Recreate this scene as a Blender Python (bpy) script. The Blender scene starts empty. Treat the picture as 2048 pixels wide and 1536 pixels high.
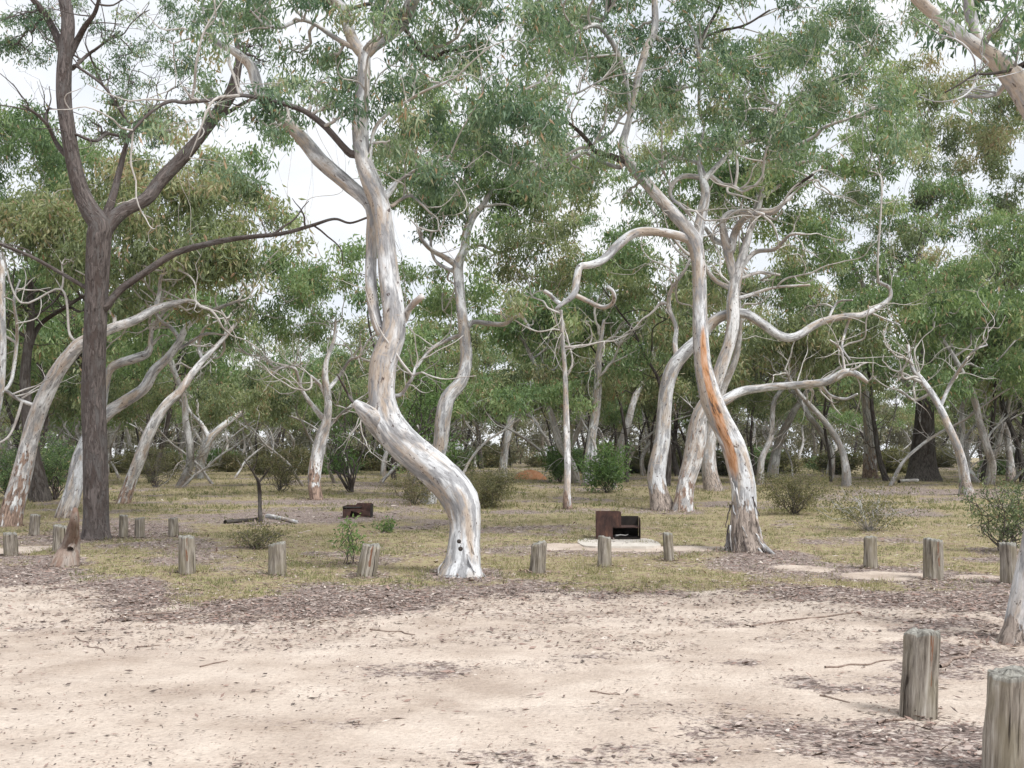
import bpy, math, random
import numpy as np
R = math.radians
rng = np.random.default_rng(7)
random.seed(7)
scene = bpy.context.scene
COL = scene.collection

# ------------------------------------------------------------------ camera model
F = 2200.0; CH = 1.55; HOR = 915.0
TH = math.atan((HOR - 768) / F)
FW = np.array([0, math.cos(TH), math.sin(TH)]); UP = np.array([0, -math.sin(TH), math.cos(TH)])
CAM = np.array([0, 0, CH])

def ray(px, py):
    return np.array([(px - 1024) / F, 0, 0]) - (py - 768) / F * UP + FW

def P(px, py, Y):
    d = ray(px, py)
    return CAM + d * (Y / d[1])

# ------------------------------------------------------------------ noise
def _h(ix, iy, s):
    n = (ix * 374761393 + iy * 668265263 + s * 1442695041) & 0x7fffffff
    n = ((n ^ (n >> 13)) * 1274126177) & 0x7fffffff
    return ((n ^ (n >> 16)) & 0xffff) / 65535.0

def vnoise(x, y, s=0):
    x = np.asarray(x, float); y = np.asarray(y, float)
    ix = np.floor(x).astype(np.int64); iy = np.floor(y).astype(np.int64)
    fx = x - ix; fy = y - iy
    fx = fx * fx * (3 - 2 * fx); fy = fy * fy * (3 - 2 * fy)
    return (_h(ix, iy, s) * (1 - fx) + _h(ix + 1, iy, s) * fx) * (1 - fy) + (_h(ix, iy + 1, s) * (1 - fx) + _h(ix + 1, iy + 1, s) * fx) * fy

def fbm(x, y, s=0, o=4):
    v = 0; a = .5; t = 0
    for i in range(o):
        v = v + a * vnoise(x * 2 ** i, y * 2 ** i, s + i); t += a; a *= .55
    return v / t

def gz(x, y):
    x = np.asarray(x, float); y = np.asarray(y, float)
    r = np.clip(y - 16, 0, 60) * .012 + np.clip(y - 76, 0, 400) * .002
    u = (fbm(x * .22, y * .22, 3, 3) - .5) * .10 * np.clip((y - 2) / 14, .15, 1.3)
    return r + u

def ground_at(px, py):
    d = ray(px, py); t = 1.0
    while t < 400:
        p = CAM + d * t
        if p[2] < gz(p[0], p[1]): break
        t += .05 + t * .002
    return CAM + d * t

# ------------------------------------------------------------------ mesh building
def make_mesh(name, V, Q, attrs=None, smooth=True, T=None):
    me = bpy.data.meshes.new(name)
    V = np.asarray(V, np.float32); Q = np.asarray(Q, np.int32).reshape(-1, 4)
    me.vertices.add(len(V)); me.vertices.foreach_set('co', V.ravel())
    nq = len(Q); me.loops.add(nq * 4); me.loops.foreach_set('vertex_index', Q.ravel())
    me.polygons.add(nq); me.polygons.foreach_set('loop_start', np.arange(nq, dtype=np.int32) * 4)
    me.update(calc_edges=True)
    me.polygons.foreach_set('use_smooth', np.full(nq, smooth, bool))
    for k, a in (attrs or {}).items():
        a = np.asarray(a, np.float32)
        if a.ndim == 2:
            at = me.attributes.new(k, 'FLOAT_VECTOR', 'POINT'); at.data.foreach_set('vector', a.ravel())
        else:
            at = me.attributes.new(k, 'FLOAT', 'POINT'); at.data.foreach_set('value', a)
    return me

class MB:
    def __init__(s):
        s.V = []; s.Q = []; s.n = 0; s.A = {}
    def add(s, V, Q, **attrs):
        V = np.asarray(V, float); Q = np.asarray(Q, int)
        s.V.append(V); s.Q.append(Q + s.n); s.n += len(V)
        for k, a in attrs.items():
            s.A.setdefault(k, []).append(np.asarray(a, float))
    def build(s, name, mat, parent=None, smooth=True, origin=None):
        if not s.V: return None
        V = np.concatenate(s.V)
        if origin is not None: V = V - np.asarray(origin)
        me = make_mesh(name, V, np.concatenate(s.Q), {k: np.concatenate(a) for k, a in s.A.items()}, smooth)
        me.materials.append(mat)
        o = bpy.data.objects.new(name, me); COL.objects.link(o)
        if parent is not None: o.parent = parent
        return o

def tag(o, label=None, cat=None, group=None, kind=None):
    if label: o['label'] = label
    if cat: o['category'] = cat
    if group: o['group'] = group
    if kind: o['kind'] = kind
    return o

def empty(name, loc):
    o = bpy.data.objects.new(name, None); COL.objects.link(o); o.location = [float(v) for v in loc]
    o.empty_display_size = .3
    return o

def catmull(pts, step_f):
    pts = np.asarray(pts, float)
    if len(pts) < 3:
        pts = np.vstack([pts[0], (pts[0] + pts[-1]) / 2, pts[-1]])
    ext = np.vstack([2 * pts[0] - pts[1], pts, 2 * pts[-1] - pts[-2]])
    out = []
    for i in range(1, len(ext) - 2):
        p0, p1, p2, p3 = ext[i - 1:i + 3]
        L = np.linalg.norm((p2 - p1)[:3]); n = max(2, int(L / step_f(max(.5 * (p1[3] + p2[3]), .002))))
        t = (np.arange(n) / n)[:, None]
        out.append(.5 * ((2 * p1) + (-p0 + p2) * t + (2 * p0 - 5 * p1 + 4 * p2 - p3) * t * t + (-p0 + 3 * p1 - 3 * p2 + p3) * t ** 3))
    out.append(ext[-2][None])
    o = np.vstack(out); o[:, 3] = np.maximum(o[:, 3], .002)
    return o

def tube(mb, pts, n=10, bump=.06, step=None, seed=0, rough=None, streak=None, closed_end=True, off=0.0, lobes=0.0, spline=True, warm=None):
    """pts: (k,4) x y z r"""
    c = catmull(pts, step or (lambda r: max(.05, r * .8))) if spline else np.asarray(pts, float)
    k = len(c)
    X = c[:, :3]; r = c[:, 3]
    T = np.gradient(X, axis=0); T /= np.maximum(np.linalg.norm(T, axis=1), 1e-9)[:, None]
    L = np.concatenate([[0], np.cumsum(np.linalg.norm(np.diff(X, axis=0), axis=1))])
    N = np.zeros((k, 3)); ref = np.array([1., 0, 0]) if abs(T[0][0]) < .8 else np.array([0, 0, 1.])
    nn = ref - T[0] * ref.dot(T[0]); nn /= np.linalg.norm(nn); N[0] = nn
    for i in range(1, k):
        nn = N[i - 1] - T[i] * N[i - 1].dot(T[i]); l = np.linalg.norm(nn); N[i] = nn / l if l > 1e-6 else N[i - 1]
    B = np.cross(T, N)
    a = np.arange(n) * 2 * math.pi / n
    ca, sa = np.cos(a), np.sin(a)
    A, LL = np.meshgrid(a, L)
    rr = r[:, None] * np.ones(n)
    rm = max(float(r.max()), .01)
    if bump:
        f1 = vnoise(np.cos(A) * 1.6 + 9 + seed, LL / rm * .45 + np.sin(A) * 1.6, 11 + seed) - .5
        f2 = vnoise(np.cos(A) * 4 + 9, LL / rm * 1.4 + np.sin(A) * 4, 17 + seed) - .5
        rr = rr * (1 + bump * 2 * f1 + bump * .8 * f2)
    if lobes:
        w = np.clip(1 - LL / (rm * 3.2), 0, 1) ** 2
        rr = rr * (1 + lobes * w * (.6 * np.cos(A * 3 + seed) + .5 * np.cos(A * 5 + seed * 2 + 1)))
    V = X[:, None, :] + N[:, None, :] * (ca[None, :, None] * rr[:, :, None]) + B[:, None, :] * (sa[None, :, None] * rr[:, :, None])
    V = V.reshape(-1, 3)
    bc = np.stack([ca[None, :] * r[:, None], sa[None, :] * r[:, None], (L + off)[:, None] * np.ones(n)], -1).reshape(-1, 3)
    i = np.arange(k - 1)[:, None] * n; j = np.arange(n)[None]; j2 = (j + 1) % n
    Q = np.stack([i + j, i + j2, i + n + j2, i + n + j], -1).reshape(-1, 4)
    rg = np.zeros(k * n) if rough is None else np.asarray(rough(L, X, A, V.reshape(k, n, 3))).reshape(-1) * np.ones(k * n)
    st = np.zeros(k * n) if streak is None else np.asarray(streak(L, X, A, V.reshape(k, n, 3))).reshape(-1) * np.ones(k * n)
    if closed_end:
        # end cap: collapsed ring
        m = len(V); tip = X[-1] + T[-1] * r[-1] * .3
        ring = tip + (V[-n:] - X[-1]) * .25
        V = np.vstack([V, ring]); bc = np.vstack([bc, bc[-n:] * [.25, .25, 1]]); rg = np.concatenate([rg, rg[-n:]]); st = np.concatenate([st, st[-n:]])
        b = (k - 1) * n; jj = np.arange(n); jj2 = (jj + 1) % n
        Q = np.vstack([Q, np.stack([b + jj, b + jj2, b + n + jj2, b + n + jj], -1)])
        h = n // 2
        cap = [[m + q, m + q + 1, m + n - 2 - q, m + n - 1 - q] for q in range(h - 1)]
        Q = np.vstack([Q, np.array(cap)])
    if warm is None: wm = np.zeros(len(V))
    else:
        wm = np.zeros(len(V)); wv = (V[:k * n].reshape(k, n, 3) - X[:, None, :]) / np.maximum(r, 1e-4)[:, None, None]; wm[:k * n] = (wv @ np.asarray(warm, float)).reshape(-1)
    mb.add(V, Q, bark_co=bc, rough=rg, streak=st, warm=wm)
    return c

def leaves(mb, C, Dn, length, width, tint):
    """C: (n,3) base points, Dn: (n,3) leaf directions, arrays of length/width/tint"""
    n = len(C)
    if n == 0: return
    side = rng.normal(size=(n, 3)); side -= Dn * (side * Dn).sum(1)[:, None]
    side /= np.maximum(np.linalg.norm(side, axis=1), 1e-6)[:, None]
    nor = np.cross(Dn, side)
    l = length[:, None]; w = width[:, None]
    v0 = C; v1 = C + Dn * l * .4 + side * w * .5 + nor * w * .25; v2 = C + Dn * l + nor * l * rng.uniform(-.15, .15, (n, 1)); v3 = C + Dn * l * .4 - side * w * .5 + nor * w * .25
    V = np.stack([v0, v1, v2, v3], 1).reshape(-1, 3)
    Q = np.arange(n * 4).reshape(-1, 4)
    mb.add(V, Q, tint=np.repeat(tint, 4))

def unit(v):
    return v / np.maximum(np.linalg.norm(v, axis=-1, keepdims=True), 1e-9)

# ------------------------------------------------------------------ node helpers
def new_mat(name):
    m = bpy.data.materials.new(name); m.use_nodes = True
    nt = m.node_tree; nt.nodes.clear()
    return m, nt

class NT:
    def __init__(s, nt): s.nt = nt
    def n(s, t, **kw):
        nd = s.nt.nodes.new(t)
        ins = kw.pop('ins', {})
        for k, v in kw.items(): setattr(nd, k, v)
        for k, v in ins.items():
            if isinstance(v, bpy.types.NodeSocket): s.nt.links.new(v, nd.inputs[k])
            else: nd.inputs[k].default_value = v
        return nd
    def l(s, a, b): s.nt.links.new(a, b)
    def noise(s, vec, scale, detail=4, rough=.55, dist=0):
        return s.n('ShaderNodeTexNoise', ins={'Vector': vec, 'Scale': scale, 'Detail': detail, 'Roughness': rough, 'Distortion': dist}).outputs[0]
    def ramp(s, fac, stops, interp='LINEAR'):
        nd = s.n('ShaderNodeValToRGB', ins={'Fac': fac}); cr = nd.color_ramp; cr.interpolation = interp
        while len(cr.elements) < len(stops): cr.elements.new(.5)
        for e, (p, c) in zip(cr.elements, stops):
            e.position = p; e.color = (c if len(c) == 4 else (*c, 1)) if hasattr(c, '__len__') else (c, c, c, 1)
        return nd.outputs[0]
    def mix(s, f, a, b, blend='MIX'):
        nd = s.n('ShaderNodeMix', data_type='RGBA', blend_type=blend)
        for i, v in ((0, f), (6, a), (7, b)):
            if isinstance(v, bpy.types.NodeSocket): s.nt.links.new(v, nd.inputs[i])
            else: nd.inputs[i].default_value = (v if not hasattr(v, '__len__') else (*v, 1)) if i else v
        return nd.outputs[2]
    def math(s, op, a, b=0.0, c=None):
        nd = s.n('ShaderNodeMath', operation=op)
        for i, v in enumerate((a, b) + ((c,) if c is not None else ())):
            if isinstance(v, bpy.types.NodeSocket): s.nt.links.new(v, nd.inputs[i])
            else: nd.inputs[i].default_value = v
        return nd.outputs[0]
    def attr(s, name, out='Fac'): return s.n('ShaderNodeAttribute', attribute_name=name).outputs[out]
    def scale(s, vec, x, y, z):
        return s.n('ShaderNodeVectorMath', operation='MULTIPLY', ins={0: vec, 1: (x, y, z)}).outputs[0]

def bark_mat(name, pale, warm, grey, dark, warm_amt=.5, spot=.5, streakcol=(.41, .19, .075), roughcols=((.045, .035, .03), (.36, .30, .26)), scl=1.0):
    m, nt = new_mat(name); N = NT(nt)
    bc = N.attr('bark_co', 'Vector')
    oi = N.n('ShaderNodeObjectInfo').outputs['Random']
    bo = N.n('ShaderNodeVectorMath', operation='ADD', ins={0: bc}).outputs[0]
    addn = bo.node; comb = N.n('ShaderNodeCombineXYZ', ins={'Z': N.math('MULTIPLY', oi, 37.0)}); N.l(comb.outputs[0], addn.inputs[1])
    s1 = N.scale(bo, 2.6 * scl, 2.6 * scl, .7 * scl)
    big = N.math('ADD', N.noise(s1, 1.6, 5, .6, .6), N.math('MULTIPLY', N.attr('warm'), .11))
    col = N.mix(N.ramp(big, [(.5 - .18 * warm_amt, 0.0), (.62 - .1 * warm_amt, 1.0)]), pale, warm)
    g = N.noise(N.scale(bo, 5, 5, 1.2), 2.0, 4, .6, .4)
    col = N.mix(N.ramp(g, [(.47, 0.0), (.58, .9)]), col, grey)
    fine = N.noise(N.scale(bo, 14, 14, 3), 3.0, 4, .7)
    col = N.mix(.55, col, N.ramp(fine, [(.32, (.33, .32, .31)), (.52, (.95, .95, .95)), (.7, (1.15, 1.15, 1.15))]), 'MULTIPLY')
    sp = N.noise(N.scale(bo, 9, 9, 5.5), 2.0, 3, .62)
    col = N.mix(N.math('MULTIPLY', N.ramp(sp, [(.635, 0.0), (.67, 1.0)]), spot), col, dark)
    # crosswise creases
    cr = N.noise(N.scale(bo, 1.5, 1.5, 14), 1.4, 3, .6)
    col = N.mix(N.math('MULTIPLY', N.ramp(cr, [(.66, 0.0), (.7, .7)]), spot), col, warm)
    rn = N.noise(N.scale(bo, 16, 16, 2.4), 1.6, 5, .7, .8)
    mid_c = tuple((a + b) / 2 for a, b in zip(*roughcols))
    rcol = N.ramp(rn, [(.36, roughcols[0]), (.47, mid_c), (.55, roughcols[1]), (.66, tuple(min(1, c * 1.35) for c in roughcols[1]))])
    rcol = N.mix(N.ramp(N.noise(N.scale(bo, 7, 7, 3), 1.3, 3, .5), [(.54, 0.0), (.6, .75)]), rcol, roughcols[1])
    rm = N.math('ADD', N.attr('rough'), N.math('MULTIPLY', N.math('SUBTRACT', N.noise(N.scale(bo, 6, 6, 2), 1.5, 4, .6), .5), 1.6))
    rmask = N.ramp(rm, [(.5, 0.0), (.6, 1.0)])
    col = N.mix(rmask, col, rcol)
    sm = N.math('ADD', N.attr('streak'), N.math('MULTIPLY', N.math('SUBTRACT', N.noise(N.scale(bo, 8, 8, 1.2), 1.6, 4, .6), .5), 1.0))
    scol = N.ramp(N.noise(N.scale(bo, 10, 10, 2), 2, 4, .6), [(.34, (.045, .022, .014)), (.45, streakcol), (.66, (min(1, streakcol[0] * 1.35), streakcol[1] * 1.9, streakcol[2] * 3.4))])
    col = N.mix(N.ramp(sm, [(.34, 0.0), (.72, .92)]), col, scol)
    h = N.math('ADD', N.math('MULTIPLY', rn, N.math('MULTIPLY_ADD', rmask, 1.0, .08)), N.math('MULTIPLY', fine, .12))
    bp = N.n('ShaderNodeBump', ins={'Height': h, 'Strength': .8, 'Distance': .03})
    b = N.n('ShaderNodeBsdfPrincipled', ins={'Base Color': col, 'Roughness': .85, 'Normal': bp.outputs[0], 'Specular IOR Level': .25})
    o = N.n('ShaderNodeOutputMaterial'); N.l(b.outputs[0], o.inputs[0])
    return m

def leaf_mat(name, stops, trans=.36, rough=.5, bright=1.0, desat=0.0):
    m, nt = new_mat(name); N = NT(nt)
    t = N.attr('tint')
    def gr_(c):
        l = .3 * c[0] + .6 * c[1] + .1 * c[2]; return tuple(min(.8, bright * (v * (1 - desat) + l * k * desat)) for v, k in zip(c, (1.04, 1.04, .92)))
    col = N.ramp(t, [(p, gr_(c)) for p, c in stops])
    b = N.n('ShaderNodeBsdfPrincipled', ins={'Base Color': col, 'Roughness': rough, 'Specular IOR Level': .4})
    tr = N.n('ShaderNodeBsdfTranslucent', ins={'Color': N.mix(1.0, col, (1.3, 1.4, .85), 'MULTIPLY')})
    mx = N.n('ShaderNodeMixShader', ins={0: trans}); N.l(b.outputs[0], mx.inputs[1]); N.l(tr.outputs[0], mx.inputs[2])
    o = N.n('ShaderNodeOutputMaterial'); N.l(mx.outputs[0], o.inputs[0])
    return m

def plain_mat(name, cols, scale=8, stretch=(1, 1, 1), rough=.85, bump=.4, metallic=0.0, obj=True):
    m, nt = new_mat(name); N = NT(nt)
    co = N.n('ShaderNodeTexCoord').outputs['Object' if obj else 'Generated']
    v = N.scale(co, *stretch)
    n1 = N.noise(v, scale, 6, .65, .4)
    k = len(cols); col = N.ramp(n1, [(.3 + .4 * i / max(1, k - 1), c) for i, c in enumerate(cols)])
    bp = N.n('ShaderNodeBump', ins={'Height': n1, 'Strength': bump, 'Distance': .02})
    b = N.n('ShaderNodeBsdfPrincipled', ins={'Base Color': col, 'Roughness': rough, 'Normal': bp.outputs[0], 'Metallic': metallic, 'Specular IOR Level': .3})
    o = N.n('ShaderNodeOutputMaterial'); N.l(b.outputs[0], o.inputs[0])
    return m

M = {}
M['gum'] = bark_mat('pale_gum_bark', (.63, .64, .655), (.43, .36, .30), (.28, .28, .29), (.07, .05, .045), .25, .9)
M['gum_warm'] = bark_mat('buff_gum_bark', (.70, .70, .705), (.44, .365, .31), (.30, .295, .295), (.06, .045, .04), .3, 1.0, roughcols=((.05, .032, .026), (.33, .235, .185)))
M['gum_far'] = bark_mat('grey_gum_bark', (.58, .58, .585), (.34, .295, .26), (.29, .285, .28), (.05, .04, .035), .5, .8)
M['iron'] = bark_mat('brown_rough_bark', (.105, .088, .082), (.085, .066, .06), (.13, .12, .117), (.035, .027, .025), .6, .9, roughcols=((.035, .027, .025), (.15, .127, .12)))
M['dark'] = bark_mat('dark_bark', (.055, .047, .042), (.045, .033, .027), (.10, .09, .083), (.02, .018, .016), .6, .8, roughcols=((.02, .017, .015), (.12, .105, .095)))
M['twig'] = plain_mat('pale_twigs', [(.26, .22, .20), (.44, .415, .39), (.60, .58, .565)], 3, (1, 1, 1), .85, .1)
M['leaf_blue'] = leaf_mat('blue_green_leaves', [(0, (.05, .095, .06)), (.35, (.105, .165, .105)), (.65, (.165, .225, .135)), (.86, (.28, .33, .225)), (1, (.30, .20, .13))], bright=1.34, desat=.04)
M['leaf_olive'] = leaf_mat('olive_leaves', [(0, (.055, .08, .04)), (.35, (.12, .15, .075)), (.65, (.185, .215, .105)), (.85, (.28, .29, .17)), (1, (.28, .18, .12))], bright=1.34, desat=.04)
M['leaf_green'] = leaf_mat('mid_green_leaves', [(0, (.05, .09, .042)), (.35, (.105, .165, .072)), (.7, (.175, .24, .105)), (.9, (.28, .33, .175)), (1, (.28, .19, .12))], bright=1.34, desat=.04)
M['leaf_bright'] = leaf_mat('bright_green_leaves', [(0, (.06, .11, .04)), (.5, (.13, .22, .07)), (1, (.24, .33, .13))], .35)
M['leaf_heath'] = leaf_mat('heath_leaves', [(0, (.07, .075, .04)), (.4, (.15, .15, .075)), (.7, (.23, .215, .11)), (1, (.28, .21, .15))])

# ------------------------------------------------------------------ foliage clumps
def clump(mb, c, rad, nspray, nleaf, ll, lw, tb=.45, ts=.2, droop=.75):
    c = np.asarray(c, float); rad = np.asarray(rad, float)
    nt_ = max(2, int(nspray / 9))
    tc_ = unit(rng.normal(size=(nt_, 3))) * (rng.random((nt_, 1)) ** .4) * .85
    which = rng.integers(nt_, size=nspray)
    u = tc_[which] + rng.normal(size=(nspray, 3)) * [.15, .15, .11]
    tuft_t = rng.normal(0, ts * .75, nt_)[which]
    S = c + u * rad
    S = np.repeat(S, nleaf, 0)
    sc = ll * 2.0
    n = len(S)
    off = rng.normal(size=(n, 3)) * [sc * .5, sc * .5, sc * .38]
    d = rng.normal(size=(n, 3)) * .48; d[:, 2] -= droop
    d = unit(d)
    tt = np.repeat(rng.normal(0, ts * .4, nspray) + tuft_t, nleaf) + tb + rng.normal(0, ts * .6, n)
    tt = np.clip(tt, 0, .93)
    tt[rng.random(n) < .03] = 1.0
    leaves(mb, S + off, d, ll * rng.uniform(.6, 1.3, n), lw * rng.uniform(.7, 1.3, n), tt)
    return c + u * rad

def crooked(a, b, r0, r1, k=5, wob=.16, up=0):
    a = np.asarray(a, float); b = np.asarray(b, float)
    L = np.linalg.norm(b - a); t = np.linspace(0, 1, k)[:, None]
    p = a + (b - a) * t
    o = rng.normal(size=(k, 3)) * L * wob * np.sin(t * math.pi)
    p = p + o; p[:, 2] += (np.sin(t * math.pi) * L * up)[:, 0]
    return np.hstack([p, (r0 + (r1 - r0) * t)])

def twig_spray(tm, start, target, r, pts, nt=6, sides=5, tsk=None):
    """branch from start to target then twigs to sample points"""
    br = crooked(start, target, r, r * .45, 6, .07, -.05)
    tube(tm, br, sides, 0, step=lambda q: .16)
    if tsk is not None: tsk.append(br[2:])
    if len(pts):
        idx = rng.choice(len(pts), min(nt, len(pts)), replace=False)
        for i in idx:
            q = br[rng.integers(2, 6)]
            tube(tm, crooked(q[:3], pts[i], r * .38, r * .12, 4, .10), 4, 0, step=lambda q: .18, closed_end=False)

def bare_branch(tm, start, dirn, L, r, depth=2, crook=.5):
    p = np.asarray(start, float); d = unit(np.asarray(dirn, float)); k = max(4, int(L / .28)); pts = [np.r_[p, r]]
    for i in range(k):
        d = unit(d + rng.normal(size=3) * crook * .55 + [0, 0, .06])
        p = p + d * L / k
        rr = r * (1 - .8 * (i + 1) / k); pts.append(np.r_[p, rr])
        if depth > 0 and i > 0 and rng.random() < .42:
            bare_branch(tm, p, unit(d + rng.normal(size=3) * .8 + [0, 0, .2]), L * .5 * (1 - i / k * .5), rr * .7, depth - 1, crook)
    tube(tm, pts, 5, 0, step=lambda q: .14)

def sinuous(tm, start, dirn, L, r, tsk=None, depth=1):
    p = np.asarray(start, float); d = unit(np.asarray(dirn, float)); k = max(6, int(L / .22)); pts = [np.r_[p, r]]
    ax = unit(rng.normal(size=3)); ph = rng.uniform(0, 6.28); fr = rng.uniform(.5, .9)
    for i in range(k):
        t = (i + 1) / k
        d = unit(d + ax * math.sin(ph + i * fr) * .24 + rng.normal(size=3) * .27 + [0, 0, .05])
        p = p + d * L / k; rr = r * (1 - .82 * t) * rng.uniform(.9, 1.1) + .003; pts.append(np.r_[p, rr])
        if depth > 0 and i > 1 and rng.random() < .38: sinuous(tm, p, unit(d + rng.normal(size=3) * .75), L * .55 * (1 - .5 * t), rr * .7, tsk, depth - 1)
        elif depth == 0 and i > 1 and rng.random() < .22: bare_branch(tm, p, unit(d + rng.normal(size=3) * .8), L * .35, rr * .6, 0, .5)
    tube(tm, pts, 7 if r > .02 else 5, 0, step=lambda q: .11)
    if tsk is not None: tsk.append(np.array(pts)[2:])

# ------------------------------------------------------------------ traced trees
def lift(poly, Y0, dd, seed, parent=None):
    """poly in photo points (x, y, width) -> world x y z r ; depth runs from Y0 to Y0+dd with a meander"""
    poly = np.asarray(poly, float)
    L = np.concatenate([[0], np.cumsum(np.hypot(np.diff(poly[:, 0]), np.diff(poly[:, 1])))]); t = L / L[-1]
    Y = Y0 + dd * t + .012 * Y0 * np.sin(t * 5.1 + seed) * np.minimum(t * 4, 1)
    Y -= (.012 * Y0 * math.sin(seed)) * 0
    out = []
    for (x, y, w), yy in zip(poly, Y):
        p = P(x, y, yy); out.append([*p, max(w * .94 / 2 * yy / F, .004)])
    return np.array(out)

class Tree:
    def __init__(s, name, base, mat, label, cat='tree', group=None, Y=None):
        g = ground_at(*base)
        if g[1] > 58: g = np.array([(base[0] - 1024) / F * 58, 58., 0.])
        s.g = g; s.Y = g[1] if Y is None else Y
        s.root = empty(name, (g[0], g[1], gz(g[0], g[1])))
        tag(s.root, label, cat, group)
        s.mat = mat; s.sk = []; s.skpx = []; s.tw = MB(); s.cr = MB(); s.org = np.array([g[0], g[1], float(gz(g[0], g[1]))])
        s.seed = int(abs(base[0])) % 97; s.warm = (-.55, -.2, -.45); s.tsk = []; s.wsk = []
    def trunk(s, poly, dd=0, n=16, bump=.06, rough=None, streak=None, lobes=.12, name='trunk', mat=None):
        w = lift(poly, s.Y, dd, s.seed)
        w[0][2] = s.org[2] if s.Y >= 57.9 else min(w[0][2], s.org[2])
        if s.Y >= 57.9: w[1][2] = max(w[1][2], s.org[2] + .3)
        low = w[0].copy(); low[2] -= .25; low[3] *= 1.15
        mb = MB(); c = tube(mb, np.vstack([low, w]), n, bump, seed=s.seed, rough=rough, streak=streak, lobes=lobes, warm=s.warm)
        s.trunk_o = mb.build(name, mat or s.mat, s.root, origin=s.org); s.tc = c; s.wsk.append(c[len(c) // 3:])
        s.sk.append(c); s.skpx.append((np.asarray(poly, float), w))
    def limb(s, poly, dd=0, n=10, bump=.07, name='limb', mat=None, rough=None, streak=None, ntw=3):
        # depth at the start: nearest traced point of what is already built
        p0 = np.asarray(poly[0][:2], float); best = None
        for pl, w in s.skpx:
            for i in range(len(pl) - 1):
                a, b = pl[i, :2], pl[i + 1, :2]; ab = b - a; t = np.clip(np.dot(p0 - a, ab) / max(ab.dot(ab), 1e-6), 0, 1)
                d = np.linalg.norm(a + ab * t - p0)
                if best is None or d < best[0]: best = (d, w[i, 1] * (1 - t) + w[i + 1, 1] * t, a + ab * t)
        if best[0] > 4: poly = [(best[2][0], best[2][1], poly[0][2] * 1.15)] + list(poly)
        w = lift(poly, best[1], dd, 0)
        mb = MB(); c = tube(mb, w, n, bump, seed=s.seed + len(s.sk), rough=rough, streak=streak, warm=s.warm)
        mb.build(name, mat or s.mat, s.root, origin=s.org)
        if name != 'root':
            s.sk.append(c); s.skpx.append((np.asarray(poly, float), w))
            if ntw: s.wsk.append(c)
            for q in range(ntw if c[-1][3] < .035 * s.Y / 14 and len(poly) > 4 else 0):
                j = int(len(c) * rng.uniform(.55, .99)); dj = unit(c[j][:3] - c[max(0, j - 4)][:3])
                sinuous(s.tw, c[j][:3], unit(dj + rng.normal(size=3) * .6), rng.uniform(.35, .9) * (1 + s.Y / 40), max(.006, c[j][3] * .55), s.tsk, 0)
    def near(s, p):
        A = np.vstack([c[len(c) // 3 if i == 0 else 0:] for i, c in enumerate(s.sk)] + s.tsk)
        # prefer points below the target
        d = np.linalg.norm(A[:, :3] - p, axis=1) + np.maximum(A[:, 2] - p[2], 0) * .6
        d = d * rng.uniform(.8, 1.25, len(d)); j = d.argmin(); return A[j, :3], A[j, 3]
    def clumps(s, lst, ns=46, nl=14, ll=.135, lw=.030, tb=.45, nt=7, rmax=.03, dens=1.0):
        for it in lst:
            x, y, rx, ry = it[:4]; dY = it[4] if len(it) > 4 else rng.uniform(-.2, 2.4)
            k = it[5] if len(it) > 5 else 1.0
            Y = s.Y + dY; c = P(x, y, Y); sx = rx * Y / F; sz = ry * Y / F
            pts = clump(s.cr, c, (sx, (sx + sz) * .5, sz), int(ns * k * dens * max(.35, (sx * sz) / .25)), nl, ll, lw, tb + rng.normal(0, .12))
            a, ar = s.near(c)
            twig_spray(s.tw, a, c, min(rmax, ar * .75 + .003), pts, nt, tsk=s.tsk)
    def bare(s, n, L, r, t0=.35, crook=.5):
        for i in range(n):
            c = s.wsk[rng.integers(len(s.wsk))]; q = c[rng.integers(int(len(c) * t0), len(c))]
            bare_branch(s.tw, q[:3], unit(rng.normal(size=3) * [1, .7, .5] + [0, 0, .45]), L * rng.uniform(.5, 1.3), min(r, q[3] * .6), 2, crook)
    def canopy(s, cx, cy, rx, ry, n, cr=.85, leaf='', ns=33, nl=13, ll=.18, lw=.045, tb=.5, dY=1.6, k=1.0, flat=.62, spread=1.0):
        """n leaf clumps inside an ellipsoid crown given at the tree's own depth"""
        Y = s.Y + dY; c0 = P(cx, cy, Y); m = Y / F
        for i in range(n):
            for _ in range(20):
                u = unit(rng.normal(size=3)) * rng.random() ** .4
                p = c0 + u * [rx * m, min(rx, 220) * m * .7 * spread, ry * m]
                if p[2] < s.org[2] + 1.2: continue
                if not in_hole(p): break
            r = cr * rng.uniform(.65, 1.3)
            pts = clump(s.cr, p, (r, r, r * flat), int(ns * k * r * r / .6), nl, ll, lw, tb + rng.normal(0, .1))
            a, ar = s.near(p)
            twig_spray(s.tw, a, p, min(.035, ar * .75 + .004), pts, 4, tsk=s.tsk)
    def wander(s, n, L, r, t0=.45):
        for i in range(n):
            c = s.wsk[rng.integers(len(s.wsk))]; j = rng.integers(int(len(c) * t0), len(c)); q = c[j]; dj = unit(q[:3] - c[max(0, j - 4)][:3])
            sinuous(s.tw, q[:3], unit(dj * .5 + rng.normal(size=3) * [1, .5, .6] + [0, -.25, .35]), L * rng.uniform(.6, 1.3), min(r * rng.uniform(.6, 1.1), q[3] * .75), s.tsk, 1)
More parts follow.
